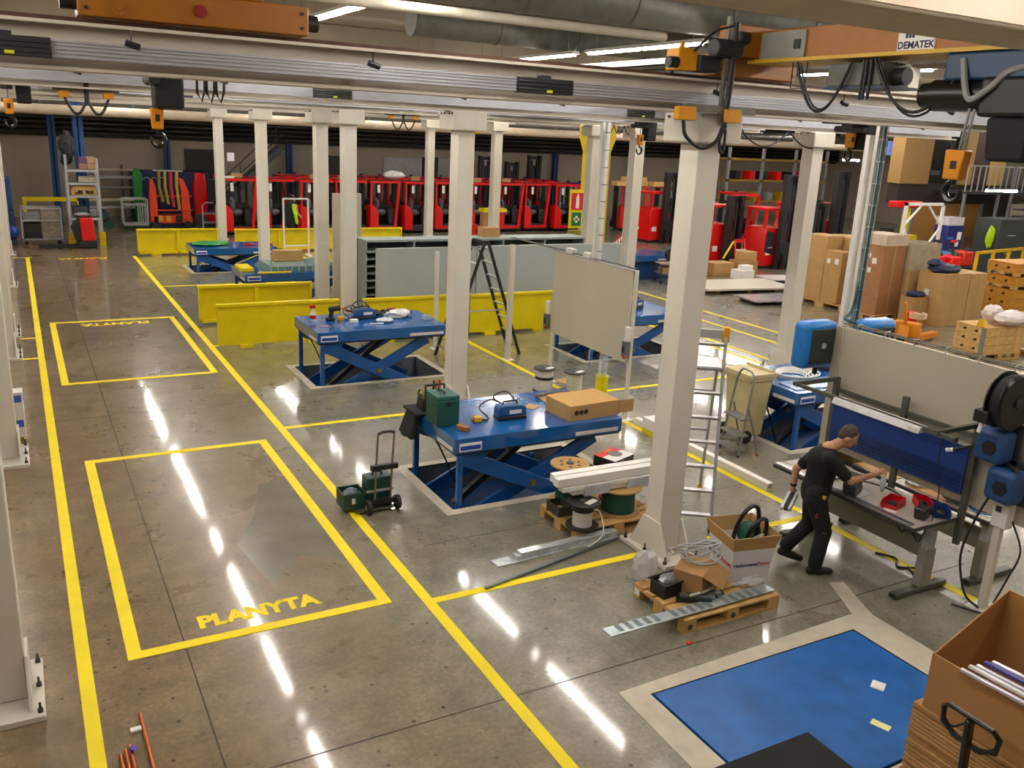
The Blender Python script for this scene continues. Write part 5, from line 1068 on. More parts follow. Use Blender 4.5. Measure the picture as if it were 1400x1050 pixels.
# ------------------------------------------------------------------ red reach trucks in the rear
RT=M('d8100c',.35,var=.06,coat=.2); BI=M('1a1b1e',.5,var=.25,scale=4); SEATW=M('5f666c',.25,var=.5,scale=14,bump=.6)
def truck_proto(lb,loc,group):
    t=thing('reach_truck',lb,'fork truck',loc,group=group)
    B().box(.02,.05,.08,1.32,1.7,.36).make('chassis',BI,t,bevel=.02,seg=1)
    B().prism([(0,.15),(.38,.15),(.38,.75),(.31,1.02),(.16,1.16),(0,1.18)],'y',0,.55).make('side_cover',RT,t,bevel=.02)
    B().prism([(.36,.17),(1.1,.17),(1.12,.29),(.36,.29)],'y',-.01,.08).make('sill',RT,t)
    B().prism([(1.06,.17),(1.18,.17),(1.36,2.1),(1.24,2.1)],'y',0,.1).make('front_pillar',RT,t)
    B().box(.02,.02,1.1,.1,.1,2.1).make('rear_pillar',RT,t); B().box(.08,1.5,.3,.16,1.58,2.1).box(1.2,1.5,.3,1.28,1.58,2.1).make('black_pillar',BI,t)
    B().box(0,0,2.08,1.36,.1,2.18).make('roof_front',RT,t,bevel=.01); B().box(0,1.5,2.08,1.36,1.6,2.18).box(0,.1,2.1,.1,1.5,2.18).box(1.26,.1,2.1,1.36,1.5,2.18).make('roof_frame',RT,t)
    for k in range(5): B().box(.1,.25+k*.25,2.11,1.26,.3+k*.25,2.15).make('roof_bar',BI,t)
    B().box(.4,.75,.36,1.2,1.5,1.15).make('cabin_block',BI,t,bevel=.03,seg=1); B().box(.85,.12,.36,1.18,.7,1.02).make('console',BI,t,bevel=.04,seg=1)
    B().ell((.62,.45,.85),.24,.24,.14,12,7,.1).ell((.45,.5,1.15),.11,.22,.3,12,7,.1).make('wrapped_seat',SEATW,t,ang=25)
    B().cyl((.95,.35,1.02),(.9,.32,1.12),.1,12).make('steering_wheel',BI,t)
    for x in (.28,.95): B().box(x,1.72,.05,x+.1,1.86,2.25).make('mast_rail',BI,t)
    B().cyl((.67,1.79,.1),(.67,1.79,2.1),.05,8).make('lift_cylinder',DGREY,t)
    for x in (.2,1.1): B().cyl((x,.3,.0+.16),(x,.46,.16),.16,14).make('wheel',RUBBER,t)
    B().box(.3,-.015,1.7,.42,-.005,2.02).make('paper_tag',WHITE,t)
    return t
G='red reach trucks parked in rows at the back'
ordn=['first','second','third','fourth','fifth','sixth','seventh','eighth','ninth','tenth','eleventh','twelfth']
T0=None; xs_=[7.0+1.5*k for k in range(12)]
trucks=[]
for k,x in enumerate(xs_):
    lb=ordn[k]+' red reach truck from the left in the front row of trucks'
    if T0 is None: T0=truck_proto(lb,(x,35.9,0),G); trucks.append(T0)
    else: trucks.append(dup(T0,(x,35.9+.12*math.sin(k*2.3),0),rz=.03*math.sin(k*1.7),label=lb,skip=('front_pillar','sill') if k in (1,2,3,5) else ()))
for k in range(9):
    trucks.append(dup(T0,(9.9+1.55*k,38.1,0),label=ordn[k]+' red reach truck from the left in the rear row, mostly hidden',skip=('paper_tag','steering_wheel')))
# blue one at the right end of the front row
o=trucks[11]; bb=M('1c2070',.4,var=.1)
for c in o.children:
    if c.data.materials and c.data.materials[0] is RT: 
        c.data=c.data.copy(); c.data.materials[0]=bb
o['label']='dark blue reach truck at the right end of the front row, by the fire sign'
BOX=[('carton','small brown carton on the roof of the '+a+' red truck',x,y,2.185,.4,.3,.16) for a,x,y in (('first',7.5,36.6),('third',10.6,36.4),('fourth',11.8,36.3),('sixth',15.1,36.6),('eighth',17.9,36.2),('ninth',19.6,36.6))]
for n,lb,x,y,z,a,b,c in BOX: one(n,lb,'box',B().box(x,y,z,x+a,y+b,z+c),CARD)
one('white_sack','white plastic sack lying on the roof of a red truck, middle of the front row','sack',B().ell((14.2,36.4,2.4),.5,.35,.18,14,8,.12),M('dcdcdc',.5),ang=25)
one('paper_stack','white papers on the roof of the leftmost red truck','paper',B().box(7.05,36.1,2.185,7.5,36.5,2.25),PAPER)
mk=[('tall black mast unit standing behind the front row, left of the second far column',20.3,40.4,3.2),('black mast unit behind the far red trucks, right of the second far column',21.8,40.4,2.95),('black mast with red top rising behind the eighth truck',23.1,40.4,3.3),('black mast unit behind the middle column and trucks',17.3,40.4,3.05),('short black mast unit behind the third and fourth columns',12.1,40.9,3.0)]
def mast(lb,x,y,h,wd=.75):
    t=thing('fork_mast',lb,'mast',(x,y,0),group='black fork truck masts')
    for s in (0,1): B().box(s*(wd-.14),0,0,s*(wd-.14)+.14,.22,h).make('outer_rail',BI,t); B().box(.16+s*(wd-.42),.04,.1,.26+s*(wd-.42),.18,h*.93).make('inner_rail',BLACK,t)
    for z in (.3,h*.5,h-.2): B().box(.0,.16,z,wd,.22,z+.16).make('cross_plate',BI,t)
    B().cyl((wd/2,.1,.1),(wd/2,.1,h*.85),.06,8).make('lift_cylinder',M('3c3e42',.3,.6),t); return t
for m_ in mk: mast(*m_)
# nearer trucks on the right, seen from the mast side
def stand_truck(lb,loc,rz,h,win=True):
    t=thing('stacker_truck',lb,'fork truck',loc,rz,'red stacker trucks with black masts on the right')
    B().prism([(0,.1),(1.0,.1),(1.0,1.5),(.08,1.5),(0,1.3)],'y',0,1.0).make('body',RT,t,bevel=.03); B().box(.02,.02,.0,1.0,.98,.1).make('base',BI,t)
    for y in (.05,.85): B().box(0,y,1.5,.1,y+.1,2.1).make('guard_pillar',RT,t)
    B().box(0,0,2.1,1.05,1.0,2.2).make('roof_guard',RT,t,bevel=.02)
    if win: B().prism([(.05,.62),(.5,.5),(.5,1.3),(.08,1.4)],'y',-.02,.0).make('dark_panel',M('2c2e34',.25,var=.1),t,bevel=.01); B().box(.2,-.03,.75,.45,-.02,.8).make('pale_stripe',LGREY,t)
    B().box(.12,-.012,.5,.38,0,.7).make('paper_label',WHITE,t)
    for s in (0,1): B().box(.5+s*.62,-.3,.0,.68+s*.62,-.12,h).make('mast_rail',BI,t); B().box(.68+s*.42,-.26,.15,.78+s*.42,-.14,h*.9).make('inner_rail',BLACK,t)
    for z in (.3,h*.5,h-.4): B().box(.5,-.14,z,1.3,-.1,z+.38).make('mast_plate',BI,t)
    for x in (.82,.98): B().cyl((x,-.2,.1),(x,-.2,h*.9),.045,8).make('lift_cylinder',M('46484c',.3,.6),t)
    B().box(.5,-.34,.25,1.3,-.3,1.0).make('fork_carriage',BLACK,t)
    for x in (.6,1.06): B().box(x,-.5,.04,x+.12,-.3,.6).make('fork',BLACK,t)
    B().cyl((.3,.1,.12),(.3,.3,.12),.12,12).make('wheel',RUBBER,t); return t
stand_truck('red truck with tall black mast between the bright column and the big column',(24.2,31.4,0),.1,3.05,False)
stand_truck('red stacker truck with short black mast just right of the big front column',(22.35,25.3,0),.1,2.55,False)
stand_truck('red stacker truck with dark side window and the tallest mast, right of the big column',(23.8,24.05,0),.1,3.4)
stand_truck('red stacker truck half hidden by the cream column beside the carton pallets',(25.5,24.2,0),.1,2.4,False)
stand_truck('stacker truck with low black mast behind the carton pallets',(27.4,26.2,0),.1,2.35,False)
stand_truck('red stacker truck right behind the cartons with a very tall black mast',(28.9,26.3,0),.1,3.5,False)
for x,y,lb in ((25.6,35.6,'red truck behind the yellow bolted post'),(27.4,34.6,'red truck left of the tall mast, carrying timber'),(28.6,31.2,'red truck seen behind the big column')):
    dup(T0,(x,y,0),rz=-.3,label=lb)
for k,(x,y,l) in enumerate(((25.0,35.2,1.8),(27.0,35.0,1.5),(25.6,35.3,1.2))): one('timber_pack',['long pale timber pack above the red trucks right of the bolted post','short pale timber pack above the red trucks','upper pale timber pack above the red trucks'][k],'timber',B().box(x,y,2.19+.2*(k==2),x+l,y+.5,2.4+.2*(k==2)),WOODP)
# trestle boards of red and white tape, small machines, boxes on the rear floor
t=thing('red_toolbox','pair of red cases behind the slatted stack, left of the yellow stand','case',(15.5,33.0,0)); B().box(0,0,0,.5,.4,.8).make('case',RT,t,bevel=.02); B().box(.6,0,0,1.05,.4,.7).make('case',RT,t,bevel=.02)
t=thing('yellow_stand','yellow sheet metal stand behind the middle column','stand',(17.2,32.6,0)); B().box(0,0,0,.12,.5,1.35).make('leg',YEL,t); B().box(-.55,0,1.22,.5,.5,1.36).make('top_plate',YEL,t); B().box(-.5,.1,.4,0,.45,1.2).make('carton',CARD2,t)
one('carton','carton on the slatted grey stack in front of the far trucks','box',B().box(9.6,18.8,2.003,10.05,19.1,2.22),CARD2)
t=thing('barrier_tape','red and white striped warning bars leaning beside the far blue table','warning bar',(19.2,26.6,0)); TAPE=striped('d01818','f0ece6','X',3.2,.5)
B().bar((-1.2,0,.05),(.6,0,1.2),.05,.1).make('bar',TAPE,t); B().bar((.3,.1,0),(.75,.1,1.3),.3,.05).make('post',TAPE,t)
t=thing('red_folding_chair','red folding frame with white stripes before the red truck at the big column','chair',(22.6,24.1,0)); 
for s in (0,.45): B().bar((s,0,0),(s+.1,.3,1.05),.05,.05).make('leg',RT,t)
for z in (.3,.65,1.0): B().bar((.03+z*.09,z*.28,z),(.5+z*.09,z*.28,z),.06,.12).make('panel',[RT,M('e8e4e0',.5),RT][int(z*2)%3],t)
# man in dark clothes with a bright sleeve far behind
def far_man():
    t=thing('person','man in dark clothes with a bright yellow sleeve seen through the white frame','person',(9.05,33.6,0))
    b=blob('body',SKIN,t,[('e',V((.08,0,1.62)),(.085,.1,.12)),('t',[V((0,0,1.4)),V((.06,0,1.55))],[.06,.055]),('t',[V((-.05,0,.9)),V((0,0,1.38))],[.14,.16]),('t',[V((.1,-.2,1.38)),V((.15,-.25,1.1)),V((.3,-.2,.95))],[.06,.045,.035]),('t',[V((-.05,-.1,.9)),V((-.02,-.1,.1))],[.1,.05]),('t',[V((-.05,.1,.9)),V((-.02,.1,.1))],[.1,.05])],.015,3)
    blob('jacket',M('15181c',.85),t,[('t',[V((-.05,0,.85)),V((0,0,1.4))],[.19,.2])],.02,3); blob('trousers',M('15171a',.85),t,[('t',[V((-.05,-.1,.9)),V((-.02,-.1,.1))],[.13,.08]),('t',[V((-.05,.1,.9)),V((-.02,.1,.1))],[.13,.08])],.02,3)
    blob('yellow_sleeve',M('b4e010',.6,emit=0,var=.1),t,[('t',[V((.02,-.2,1.38)),V((.06,-.25,1.1)),V((.12,-.24,.75))],[.08,.075,.06])],.016,3); blob('hair',M('3a2a1c',.9),t,[('e',V((.06,0,1.68)),(.095,.11,.09))],.015,2)
    for s in (-.1,.1): B().ell((.04,s,.05),.15,.06,.05).make('shoe',BLACK,t)
far_man()
one('traffic_cone','red traffic cone beside the man behind the white frame','cone',B().lathe([(.2,0),(.2,.04),(.13,.04),(.03,.85),(.0,.85)],(8.6,33.2,0),14),RT)
one('notice_sheet','small white notice fixed beside the far left cream column','sign',B().box(6.39,31.74,3.02,6.62,31.76,3.3),M('d8d4e0',.6))
# ------------------------------------------------------------------ back left corner
t=thing('storage_rack','tall grey storage rack with cartons in the rear left corner','rack',(1.5,33.7,0))
for x in (0,.95): 
    for y in (0,.9): B().box(x,y,0,x+.08,y+.06,3.0 if x==0 else 2.9).make('upright',LGREY,t)
for z in (.85,1.6,2.02,2.45): B().box(0,-.02,z,1.03,.05,z+.08).box(0,.9,z,1.03,.97,z+.08).make('beam',LGREY,t); B().box(.05,0,z+.06,.98,.95,z+.08).make('shelf',GREY,t)
for x in (0,.95): B().box(x-.06,-.12,0,x+.14,-.02,.45).make('guard_foot',M('e0b800',.5),t)
def simple(n,lb,c,a,mt,**k): return one(n,lb,c,B().box(*a),mt,**k)
for k,(x,z,c) in enumerate(((1.95,2.54,'9c7660'),(2.2,2.54,'b08a6a'),(1.95,2.74,'6a4a70'),(2.2,2.74,'b48e70'))): simple('carton',['lower left','lower right','upper left violet-marked','upper right'][k]+' carton on the top shelf of the grey rack','box',(x,33.75,z,x+.24,34.3,z+.19),M(c,.75))
t=dup(P2,(1.65,33.75,1.69),0,'small pallet on the middle shelf of the grey rack',skip=('stamp_mark','paper_label')); 
for c in t.children: c.scale=(.65,.9,1.2)
simple('carton','wooden crate board on the pallet in the grey rack','box',(1.7,33.8,1.87,2.4,34.3,1.98),WOODP)
simple('parts_box','pale roll pack on the third shelf of the grey rack','box',(1.9,33.8,2.11,2.45,34.3,2.3),M('b0a898',.6)); simple('parts_box','dark motor part on the lowest shelf of the grey rack','box',(1.65,33.8,.94,2.1,34.3,1.3),DGREY,bevel=.05); simple('parts_box','grey motor part on the lowest shelf of the rack, right','box',(2.15,33.8,.94,2.45,34.3,1.2),GREY,bevel=.05)
for z in (3.0,3.25,3.5): pass
one('scrap_heap','dark tangled parts on top of the grey rack beside the blue pillar','parts',B().ell((1.62,34.1,3.2),.25,.3,.5,10,8,.3),M('26282c',.6,var=.4,scale=8),ang=20)
t=thing('wire_trolley','grey mesh trolley with dark tub before the blue pillar at far left','trolley',(.06,33.9,0))
for x in (0,1.2): 
    for y in (0,.7): B().box(x,y,.12,x+.04,y+.04,1.25).make('post',LGREY,t)
for z in (.18,.8,1.2): B().box(0,0,z,1.24,.03,z+.04).box(0,.7,z,1.24,.74,z+.04).make('rail',LGREY,t)
B().box(0,0,.16,1.24,.74,.19).make('deck',GREY,t); B().box(.08,.05,.2,.58,.7,.72).make('dark_tub',DBLUE if False else M('15171c',.5),t,bevel=.03); B().box(.62,.05,.2,1.18,.7,1.15).make('mesh_box',M('8a8276',.5,var=.3,scale=10),t); B().box(.08,.05,.84,.58,.7,1.05).make('upper_tub',GREY,t)
for x in (.12,1.1): B().cyl((x,.05,.07),(x,.1,.07),.07,10).make('castor',RUBBER,t)
t=thing('pallet_truck','red electric pallet truck with black front by the grey rack','pallet truck',(1.72,32.9,0)); B().prism([(.08,.25),(.5,.25),(.46,1.0),(.05,1.0)],'y',-.05,.45).make('red_cover',RT,t,bevel=.03); B().box(-.05,-.05,.03,.55,.5,.25).make('base',BI,t,bevel=.02); B().prism([(-.12,.3),(.08,.25),(.05,1.0),(-.02,.95),(-.22,.7)],'y',0,.4).make('black_front',BI,t); B().box(-1.2,.0,.03,-.05,.12,.1).box(-1.2,.32,.03,-.05,.44,.1).make('fork',BI,t); B().ell((.15,.2,1.1),.25,.2,.08,10,6).make('handle_head',GREY,t)
t=thing('press_machine','dark blue machine at the far left edge behind the trolley','machine',(-.75,34.0,0)); B().box(0,0,0,.65,.8,1.1).make('base',M('1c3a66',.5),t,bevel=.03); B().box(.1,.2,1.1,.62,.7,2.2).make('column',M('1c4478',.5),t,bevel=.04); B().ell((.55,-.1,.45),.2,.2,.22).make('blue_drum',M('1a3a9a',.35),t)
t=thing('yellow_guard','yellow guard rail in front of the back wall at far left','rail',(.2,38.6,0)); B().box(0,0,1.05,2.0,.1,1.2).make('rail',YEL,t); B().box(1.85,0,0,2.0,.1,1.6).box(.0,0,0,.12,.1,1.05).make('post',YEL,t)
t=thing('container','dark blue container with white script along the back wall','container',(4.35,41.2,0)); B().box(0,0,0,3.2,1.2,2.1).make('shell',M('15215a',.5,var=.1),t,bevel=.02)
for k in range(9): B().box(.3+k*.36,-.03,.1,.34+k*.36,0,1.55).make('rib',M('101a48',.5),t)
pts=[(.2+.09*k,-.035,1.8+.05*math.sin(k*1.9)) for k in range(14)]; B().tube(spline(pts,3),.014,5).make('script_mark',M('c8ccd8',.6,var=0),t)
OR=M('e2401a',.4,var=.1)
t=thing('spray_unit','orange-red mobile machine with curved uprights and hanging straps at rear left','machine',(4.6,38.0,0))
B().box(.1,0,.25,1.6,.9,.55).make('base',OR,t,bevel=.03); B().prism([(0,.3),(.3,.3),(.28,1.6),(.15,2.0),(.05,1.9),(0,1.2)],'y',0,.2).make('left_horn',OR,t,bevel=.02); B().prism([(1.2,.5),(1.55,.5),(1.5,1.5),(1.3,2.0),(1.12,2.05),(1.2,1.5)],'y',0,.2).make('right_horn',OR,t,bevel=.02)
for z in (.75,1.3): B().box(.25,-.05,z,1.6,0,z+.05).make('bar',OR,t)
for k,c in enumerate(('8a7a20','9a8a2a','c02a3a','b89a2a')): B().tube([(.4+k*.22,-.03,2.3),(.38+k*.22,-.06,1.7),(.5+k*.2,-.05,1.1-.1*k)],.06,7).make('strap',M(c,.6),t)
B().box(.2,-.03,2.28,1.3,.0,2.33).make('strap_bar',LGREY,t); B().box(.95,-.1,.3,1.2,-.0,.55).make('black_plate',BLACK,t)
for x in (.3,.6): B().box(x,-.012,.32,x+.16,0,.55).make('warning_label',M('d8a010',.6),t)
for x in (.2,1.4): B().cyl((x,-.05,.17),(x,.15,.17),.17,12).make('wheel',RUBBER,t)
t=thing('red_cowl','tall red curved engine cowl on a stand at rear left','machine',(6.35,38.3,0)); B().prism([(0,.3),(.5,.3),(.55,1.2),(.45,2.2),(.08,2.25),(-.02,1.6)],'y',0,.5).make('cowl',M('c80c14',.25,coat=.4),t,bevel=.06); B().box(.45,.05,.9,1.05,.55,2.0).make('engine',BI,t,bevel=.04); B().ell((.95,.1,2.1),.2,.15,.12).make('red_cap',M('b81020',.3),t); B().cyl((.2,-.05,.3),(.2,.2,.3),.3,16).make('wheel',DGREY,t); B().box(.5,-.1,.3,1.1,.4,.6).make('red_base',RT,t)
t=thing('grey_trolley','grey tube trolley beside the far left cream column','trolley',(6.35,36.6,0))
for x in (0,.5): B().tube([(x,0,.15),(x,0,1.1),(x+.12,0,1.2),(x+.4,0,1.2)],.022,6).make('tube_frame',LGREY,t)
for z in (.4,.75): B().box(0,-.02,z,.5,.35,z+.03).make('shelf',GREY,t)
for x in (0,.5): B().cyl((x,-.03,.08),(x,.03,.08),.08,10).make('castor',RUBBER,t)
t=thing('grey_trolley','empty grey tube trolley left of the orange-red machine','trolley',(3.6,38.0,0))
for x in (0,.9): 
    for y in (0,.6): B().box(x,y,.15,x+.04,y+.04,1.22).make('post',LGREY,t)
for z in (.2,.95,1.18): B().box(0,0,z,.94,.04,z+.04).box(0,.6,z,.94,.64,z+.04).make('rail',LGREY,t)
B().box(0,0,.16,.94,.64,.2).make('deck',GREY,t)
for k in range(5): B().box(.55+.08*k,0,.24,.58+.08*k,.03,.95).make('bar',LGREY,t)
for x in (.1,.84): B().cyl((x,.0,.08),(x,.05,.08),.08,10).make('castor',RUBBER,t)
one('green_slide','upright green plastic channel standing behind the grey trolley','channel',B().prism([(4.22,0),(4.5,0),(4.52,2.1),(4.4,2.3),(4.24,2.3),(4.16,2.1)],'y',39.2,39.35),M('1a7a30',.4),bevel=.03)
for k,(x,z) in enumerate(((2.7,.35),(3.0,.35),(2.85,.7))): one('drum',['left lower','right lower','upper'][k]+' dark green drum behind the grey rack','drum',B().cyl((x,36.8,z),(x,37.5,z),.17,14),M('0f3c38',.5))
t=thing('pipe_rack','rack with long pale tubes along the back wall behind the grey rack','rack',(2.4,39.8,0))
for x in (0,1.4): B().box(x,0,0,x+.08,.08,2.4).make('post',DGREY,t)
for k,z in enumerate((.7,1.0,1.5,1.9,2.2)): B().cyl((-.2,.0,z),(2.0+.2*(k%2),.0,z),.05+.02*(k%2),8).make('tube',[LGREY,M('b0a890',.5),GREY][k%3],t)
t=thing('steel_stairs','grey steel staircase rising to the right behind the far left cream column','stairs',(6.9,40.2,0))
for y in (0,.8): B().bar((0,y,.0),(3.6,y,3.3),.05,.24).make('stringer',M('555a60',.5,.3),t)
for k in range(12): B().box(.05+k*.29,.02,.1+k*.27,.33+k*.29,.8,.13+k*.27).make('tread',GREY,t)
for z in (.55,1.0): B().bar((0,0,z),(3.6,0,3.3+z),.03,.04).make('handrail',M('3a3c40',.5,.3),t)
for k in range(5): B().box(.1+k*.8,-.015,.1+k*.73,.13+k*.8,.015,1.1+k*.73).make('baluster',M('3a3c40',.5,.3),t)
# ------------------------------------------------------------------ right middle: cartons, sheets on pallets
def far_pallet(lb,x,y,rz=0,L=1.2,D=.8): 
    o=dup(P2,(x,y,0),rz,lb,skip=('stamp_mark','paper_label'))
    for c in o.children: c.scale=(L/1.2,D/.8,1)
    return o
far_pallet('pallet under the left group of brown cartons',20.15,16.95,0,1.9,1.9); far_pallet('pallet under the tall wrapped carton behind the cable poles',19.9,15.75,0,.95,.9); far_pallet('pallet under the second tall wrapped carton',20.85,15.6,0,1.2,.9)
def carton(lb,x0,y0,z0,x1,y1,z1,mt=CARD,lab=()):
    t=thing('carton',lb,'box',((x0+x1)/2,(y0+y1)/2,z0)); a,b,h=(x1-x0)/2,(y1-y0)/2,z1-z0
    B().box(-a,-b,0,a,b,h).make('box',mt,t,bevel=.008,seg=1); B().box(-.03,-b-.001,0.02,.03,b+.001,h+.002).make('tape',M('a88a50',.5,var=.1),t)
    for (u,v,s) in lab: B().box(-a-.003,u,v,-a,u+s,v+s*1.1).make('label',WHITE,t)
    return t
carton('back left tall carton of the left carton group',20.25,18.0,.146,20.90,18.8,1.98); carton('front left tall carton of the left carton group',20.20,17.35,.146,20.73,17.95,1.6,lab=((-.2,1.1,.14),(.1,1.1,.12)))
carton('carton with a round label at the front of the left group, upper',20.75,17.0,.86,21.75,17.65,1.64,lab=((.1,.55,.12),(.05,.25,.16)))
carton('low wide carton at the front of the left group',20.75,16.98,.146,22.00,17.7,.85,lab=((-.1,.6,.1),)); carton('upper back carton of the left group, middle',20.95,17.75,.146,21.65,18.7,1.95); carton('upper back carton of the left group, right',21.70,17.75,.146,22.35,18.7,1.93)
WR=M('b89868',.25,var=.12,scale=4,coat=.3); WRT=M('c8b4a0',.3,var=.1,coat=.3)
o=carton('tall narrow wrapped carton with many labels, right behind the cable poles',19.95,15.78,.146,20.8,16.6,2.28,M('a07048',.6,var=.1),lab=((.0,1.5,.1),(-.2,1.35,.14),(-.05,1.1,.12),(.15,.5,.1),(-.2,1.85,.1))); B().box(-.44,-.43,1.85,.44,.43,2.14).make('white_wrap',WRT,o)
o=carton('wide tall carton wrapped in clear film, right of the narrow one',20.88,15.62,.146,22.0,16.45,2.05,WR,lab=((-.1,.9,.15),)); B().box(-.565,-.42,1.2,.565,.42,1.91).make('film_wrap',M('c0b09a',.15,var=.15,alpha=.75),o)
carton('wrapped carton carrying a dark blue jacket',20.9,14.6,.0,22.0,15.35,1.4,lab=((.0,.8,.14),)); carton('right twin carton beside the one with the jacket',22.02,14.6,0,22.7,15.35,1.38)
carton('small low carton with a folded blue jacket on top',20.25,14.9,0,20.88,15.3,.76,CARD2)
one('blue_jacket','crumpled dark blue jacket on the wrapped carton','jacket',B().ell((21.35,14.95,1.5),.5,.3,.13,14,8,.15).ell((21.1,15.05,1.62),.25,.2,.12,10,6,.15),DBLUE,ang=25); one('blue_jacket','folded dark blue jacket on the small low carton','jacket',B().ell((20.55,15.08,.83),.3,.2,.08,12,7,.12),DBLUE,ang=25)
SH=M('d8d2c4',.35,var=.04); 
def sheets(lb,c,L,D,rz,n=3,mt=SH):
    t=thing('sheet_stack',lb,'sheets',(c[0],c[1],0),rz)
    for x in (-.35,0,.3): B().box(x*L-.06,-D*.4,0,x*L+.06,D*.4,.1).make('bearer',BLACK if mt is not SH else WOOD,t)
    for k in range(n): B().box(-L/2,-D/2,.1+.02*k,L/2,D/2,.118+.02*k).make('sheet',mt,t)
sheets('large white sheets on pallets beside the big column',(19.7,20.85),3.3,1.7,-.12); sheets('grey sheets on a black pallet before the cream column',(19.0,18.75),1.7,1.1,-.14,2,M('aaa6ac',.25,.3,var=.1)); sheets('white sheets on black pallet behind, near the red trucks',(22.6,21.6),1.8,1.0,-.2,2,M('d0c8c8',.4))
for k,(x,y,z,a,b,h,lb) in enumerate(((20.6,23.0,0,.9,.6,.45,'open brown carton with scrap before the red trucks'),(21.7,22.9,0,.8,.6,.5,'brown carton with white papers on it before the red trucks'),(21.9,23.0,.505,.6,.45,.3,'smaller brown carton on another before the red trucks'),(19.9,23.3,0,.5,.6,.9,'stack of orange and brown cartons just right of the big column'))): carton(lb,x,y,z,x+a,y+b,z+h,CARD2 if k%2 else CARD)
one('white_box','white boxes with papers in front of the brown cartons','box',B().box(21.1,22.2,0,21.7,22.7,.3).box(21.3,22.3,.3,21.7,22.6,.45),PAPER)
one('yellow_bar','yellow lever leaning on the black mast base','bar',B().bar((21.5,23.6,.5),(21.9,23.6,1.1),.05,.05),YEL)
# small grey service trolley left of the big column
t=thing('service_trolley','small grey trolley with cable drum left of the big front column','trolley',(17.7,22.2,0),-.3)
for x in (0,1.0): 
    for y in (0,.55): B().box(x,y,.14,x+.04,y+.04,.62).make('post',DGREY,t); B().cyl((x,y,.07),(x+.04,y,.07),.07,10).make('castor',RUBBER,t)
B().box(0,0,.6,1.04,.6,.63).make('top',M('9a7a60',.6,var=.3),t); B().box(0,0,.3,1.04,.6,.33).make('shelf',GREY,t); B().box(.1,.1,.33,.6,.5,.5).make('carton',CARD,t)
B().cyl((.5,.2,.9),(.5,.4,.9),.27,18).make('drum',BLACK,t); B().tube([(.3,.15,.63),(.5,.15,1.0),(.7,.15,.63)],.02,6).make('stand',LGREY,t)
# ------------------------------------------------------------------ right: wooden collar crates, orange pallet truck
MK=M('2a1c10',.8,var=0)
def collar(lb,x,y,z,L,D,h,rz,mt,lid=False):
    t=thing('pallet_collar',lb,'crate',(x,y,z),rz,'wooden pallet collars stacked on pallets')
    for (a,b,c,d) in ((0,0,L,.025),(0,D-.025,L,D),(0,.025,.025,D-.025),(L-.025,.025,L,D-.025)): B().box(a,b,0,c,d,h-.006).make('board',mt,t,bevel=.003,seg=1)
    if lid: B().box(.0,0,h-.02,L,D,h).make('lid',mt,t)
    for u in (.3,.7): B().box(-.003,D*u-.045,h*.35,0,D*u-.0,h*.65).box(-.003,D*u-.0,h*.35,0,D*u+.04,h*.55).make('brand_mark',MK,t)
    return t
g=(18.55,11.72,.0); rz=-.12
dup(P2,(g[0],g[1],0),rz,'pallet under the pale crate with the white bag',skip=('stamp_mark','paper_label'))
for k in range(3): collar(['lowest','middle','topmost'][k]+' pale collar of the crate with the white bag',g[0],g[1],.146+.2*k,1.2,.8,.2,rz,WOODP,k==2)
one('white_bag','large translucent white plastic bag lying on the pale crate','bag',B().ell((19.5,11.75,.92),.55,.3,.17,16,9,.1).ell((19.2,12.05,.98),.25,.22,.2,12,8,.12),M('e6d8d4',.3,var=.05,alpha=.85),ang=25)
one('yellow_cover','yellow clip on the rim of the pale crate under the bag','clip',B().prism([(-.1,0),(.1,0),(.05,.16),(-.05,.16)],'x',-.03,.03),M('e8c010',.5)).matrix_basis=Matrix.Translation((18.62,11.9,.75))
one('grey_strap','grey strap running down the corner of the pale crate','strap',B().box(18.525,11.7,.15,18.55,11.8,.75),GREY)
dup(P2,(20.0,11.1,0),-.2,'pallet carrying dark profiles at the right edge',skip=('stamp_mark','paper_label')); 
t=thing('dark_profiles','bundle of dark plastic profiles on the right edge pallet','profiles',(20.2,11.3,.146),-.3)
for k in range(4): B().box(0,.08*k,.02*(k%2),1.1,.08*k+.06,.02*(k%2)+.05).make('profile',BLACK,t)
g=(23.9,14.55); rz=-.15
dup(P2,(g[0],g[1],0),rz,'pallet under the tall orange-brown crate stack at the right edge',skip=('stamp_mark','paper_label'))
nm=['lowest','second','third','fourth','top']
z=.146
for k in range(5):
    h=.24 if k<4 else .25; collar(nm[k]+' collar of the tall orange-brown crate stack at the right edge',g[0],g[1],z,1.4,1.0,h,rz,M('c08428',.65,var=.14,scale=8),True); z+=h+(.0 if k not in (2,3) else .0)
    if k in (2,3):
        q=dup(P2,(g[0],g[1],z),rz,['thin pallet between the third and fourth collar of the tall stack','thin pallet between the fourth and top collar of the tall stack'][k-2],skip=('stamp_mark','paper_label','bottom_board')); 
        for c in q.children: c.scale=(1.15,1.2,.8)
        z+=.118
t=thing('pallet_truck','orange pallet truck with cream rope coil beside the pale crate','pallet truck',(18.6,13.4,0),.25)
OP=M('e08a10',.4,var=.08)
for y in (0,.4): B().prism([(0,.05),(1.2,.05),(1.2,.16),(.0,.2)],'y',y,y+.16).make('fork',OP,t)
B().box(-.15,-.02,.15,.1,.58,.5).make('head',OP,t,bevel=.03); B().prism([(-.3,.0),(-.1,0),(0,.42),(-.2,.42)],'y',.15,.4).make('wheel_fork',OP,t); B().cyl((-.2,.18,.1),(-.2,.38,.1),.1,14).make('wheel',RUBBER,t); B().bar((-.15,.28,.45),(-.35,.28,1.0),.05,.05).make('handle',OP,t)
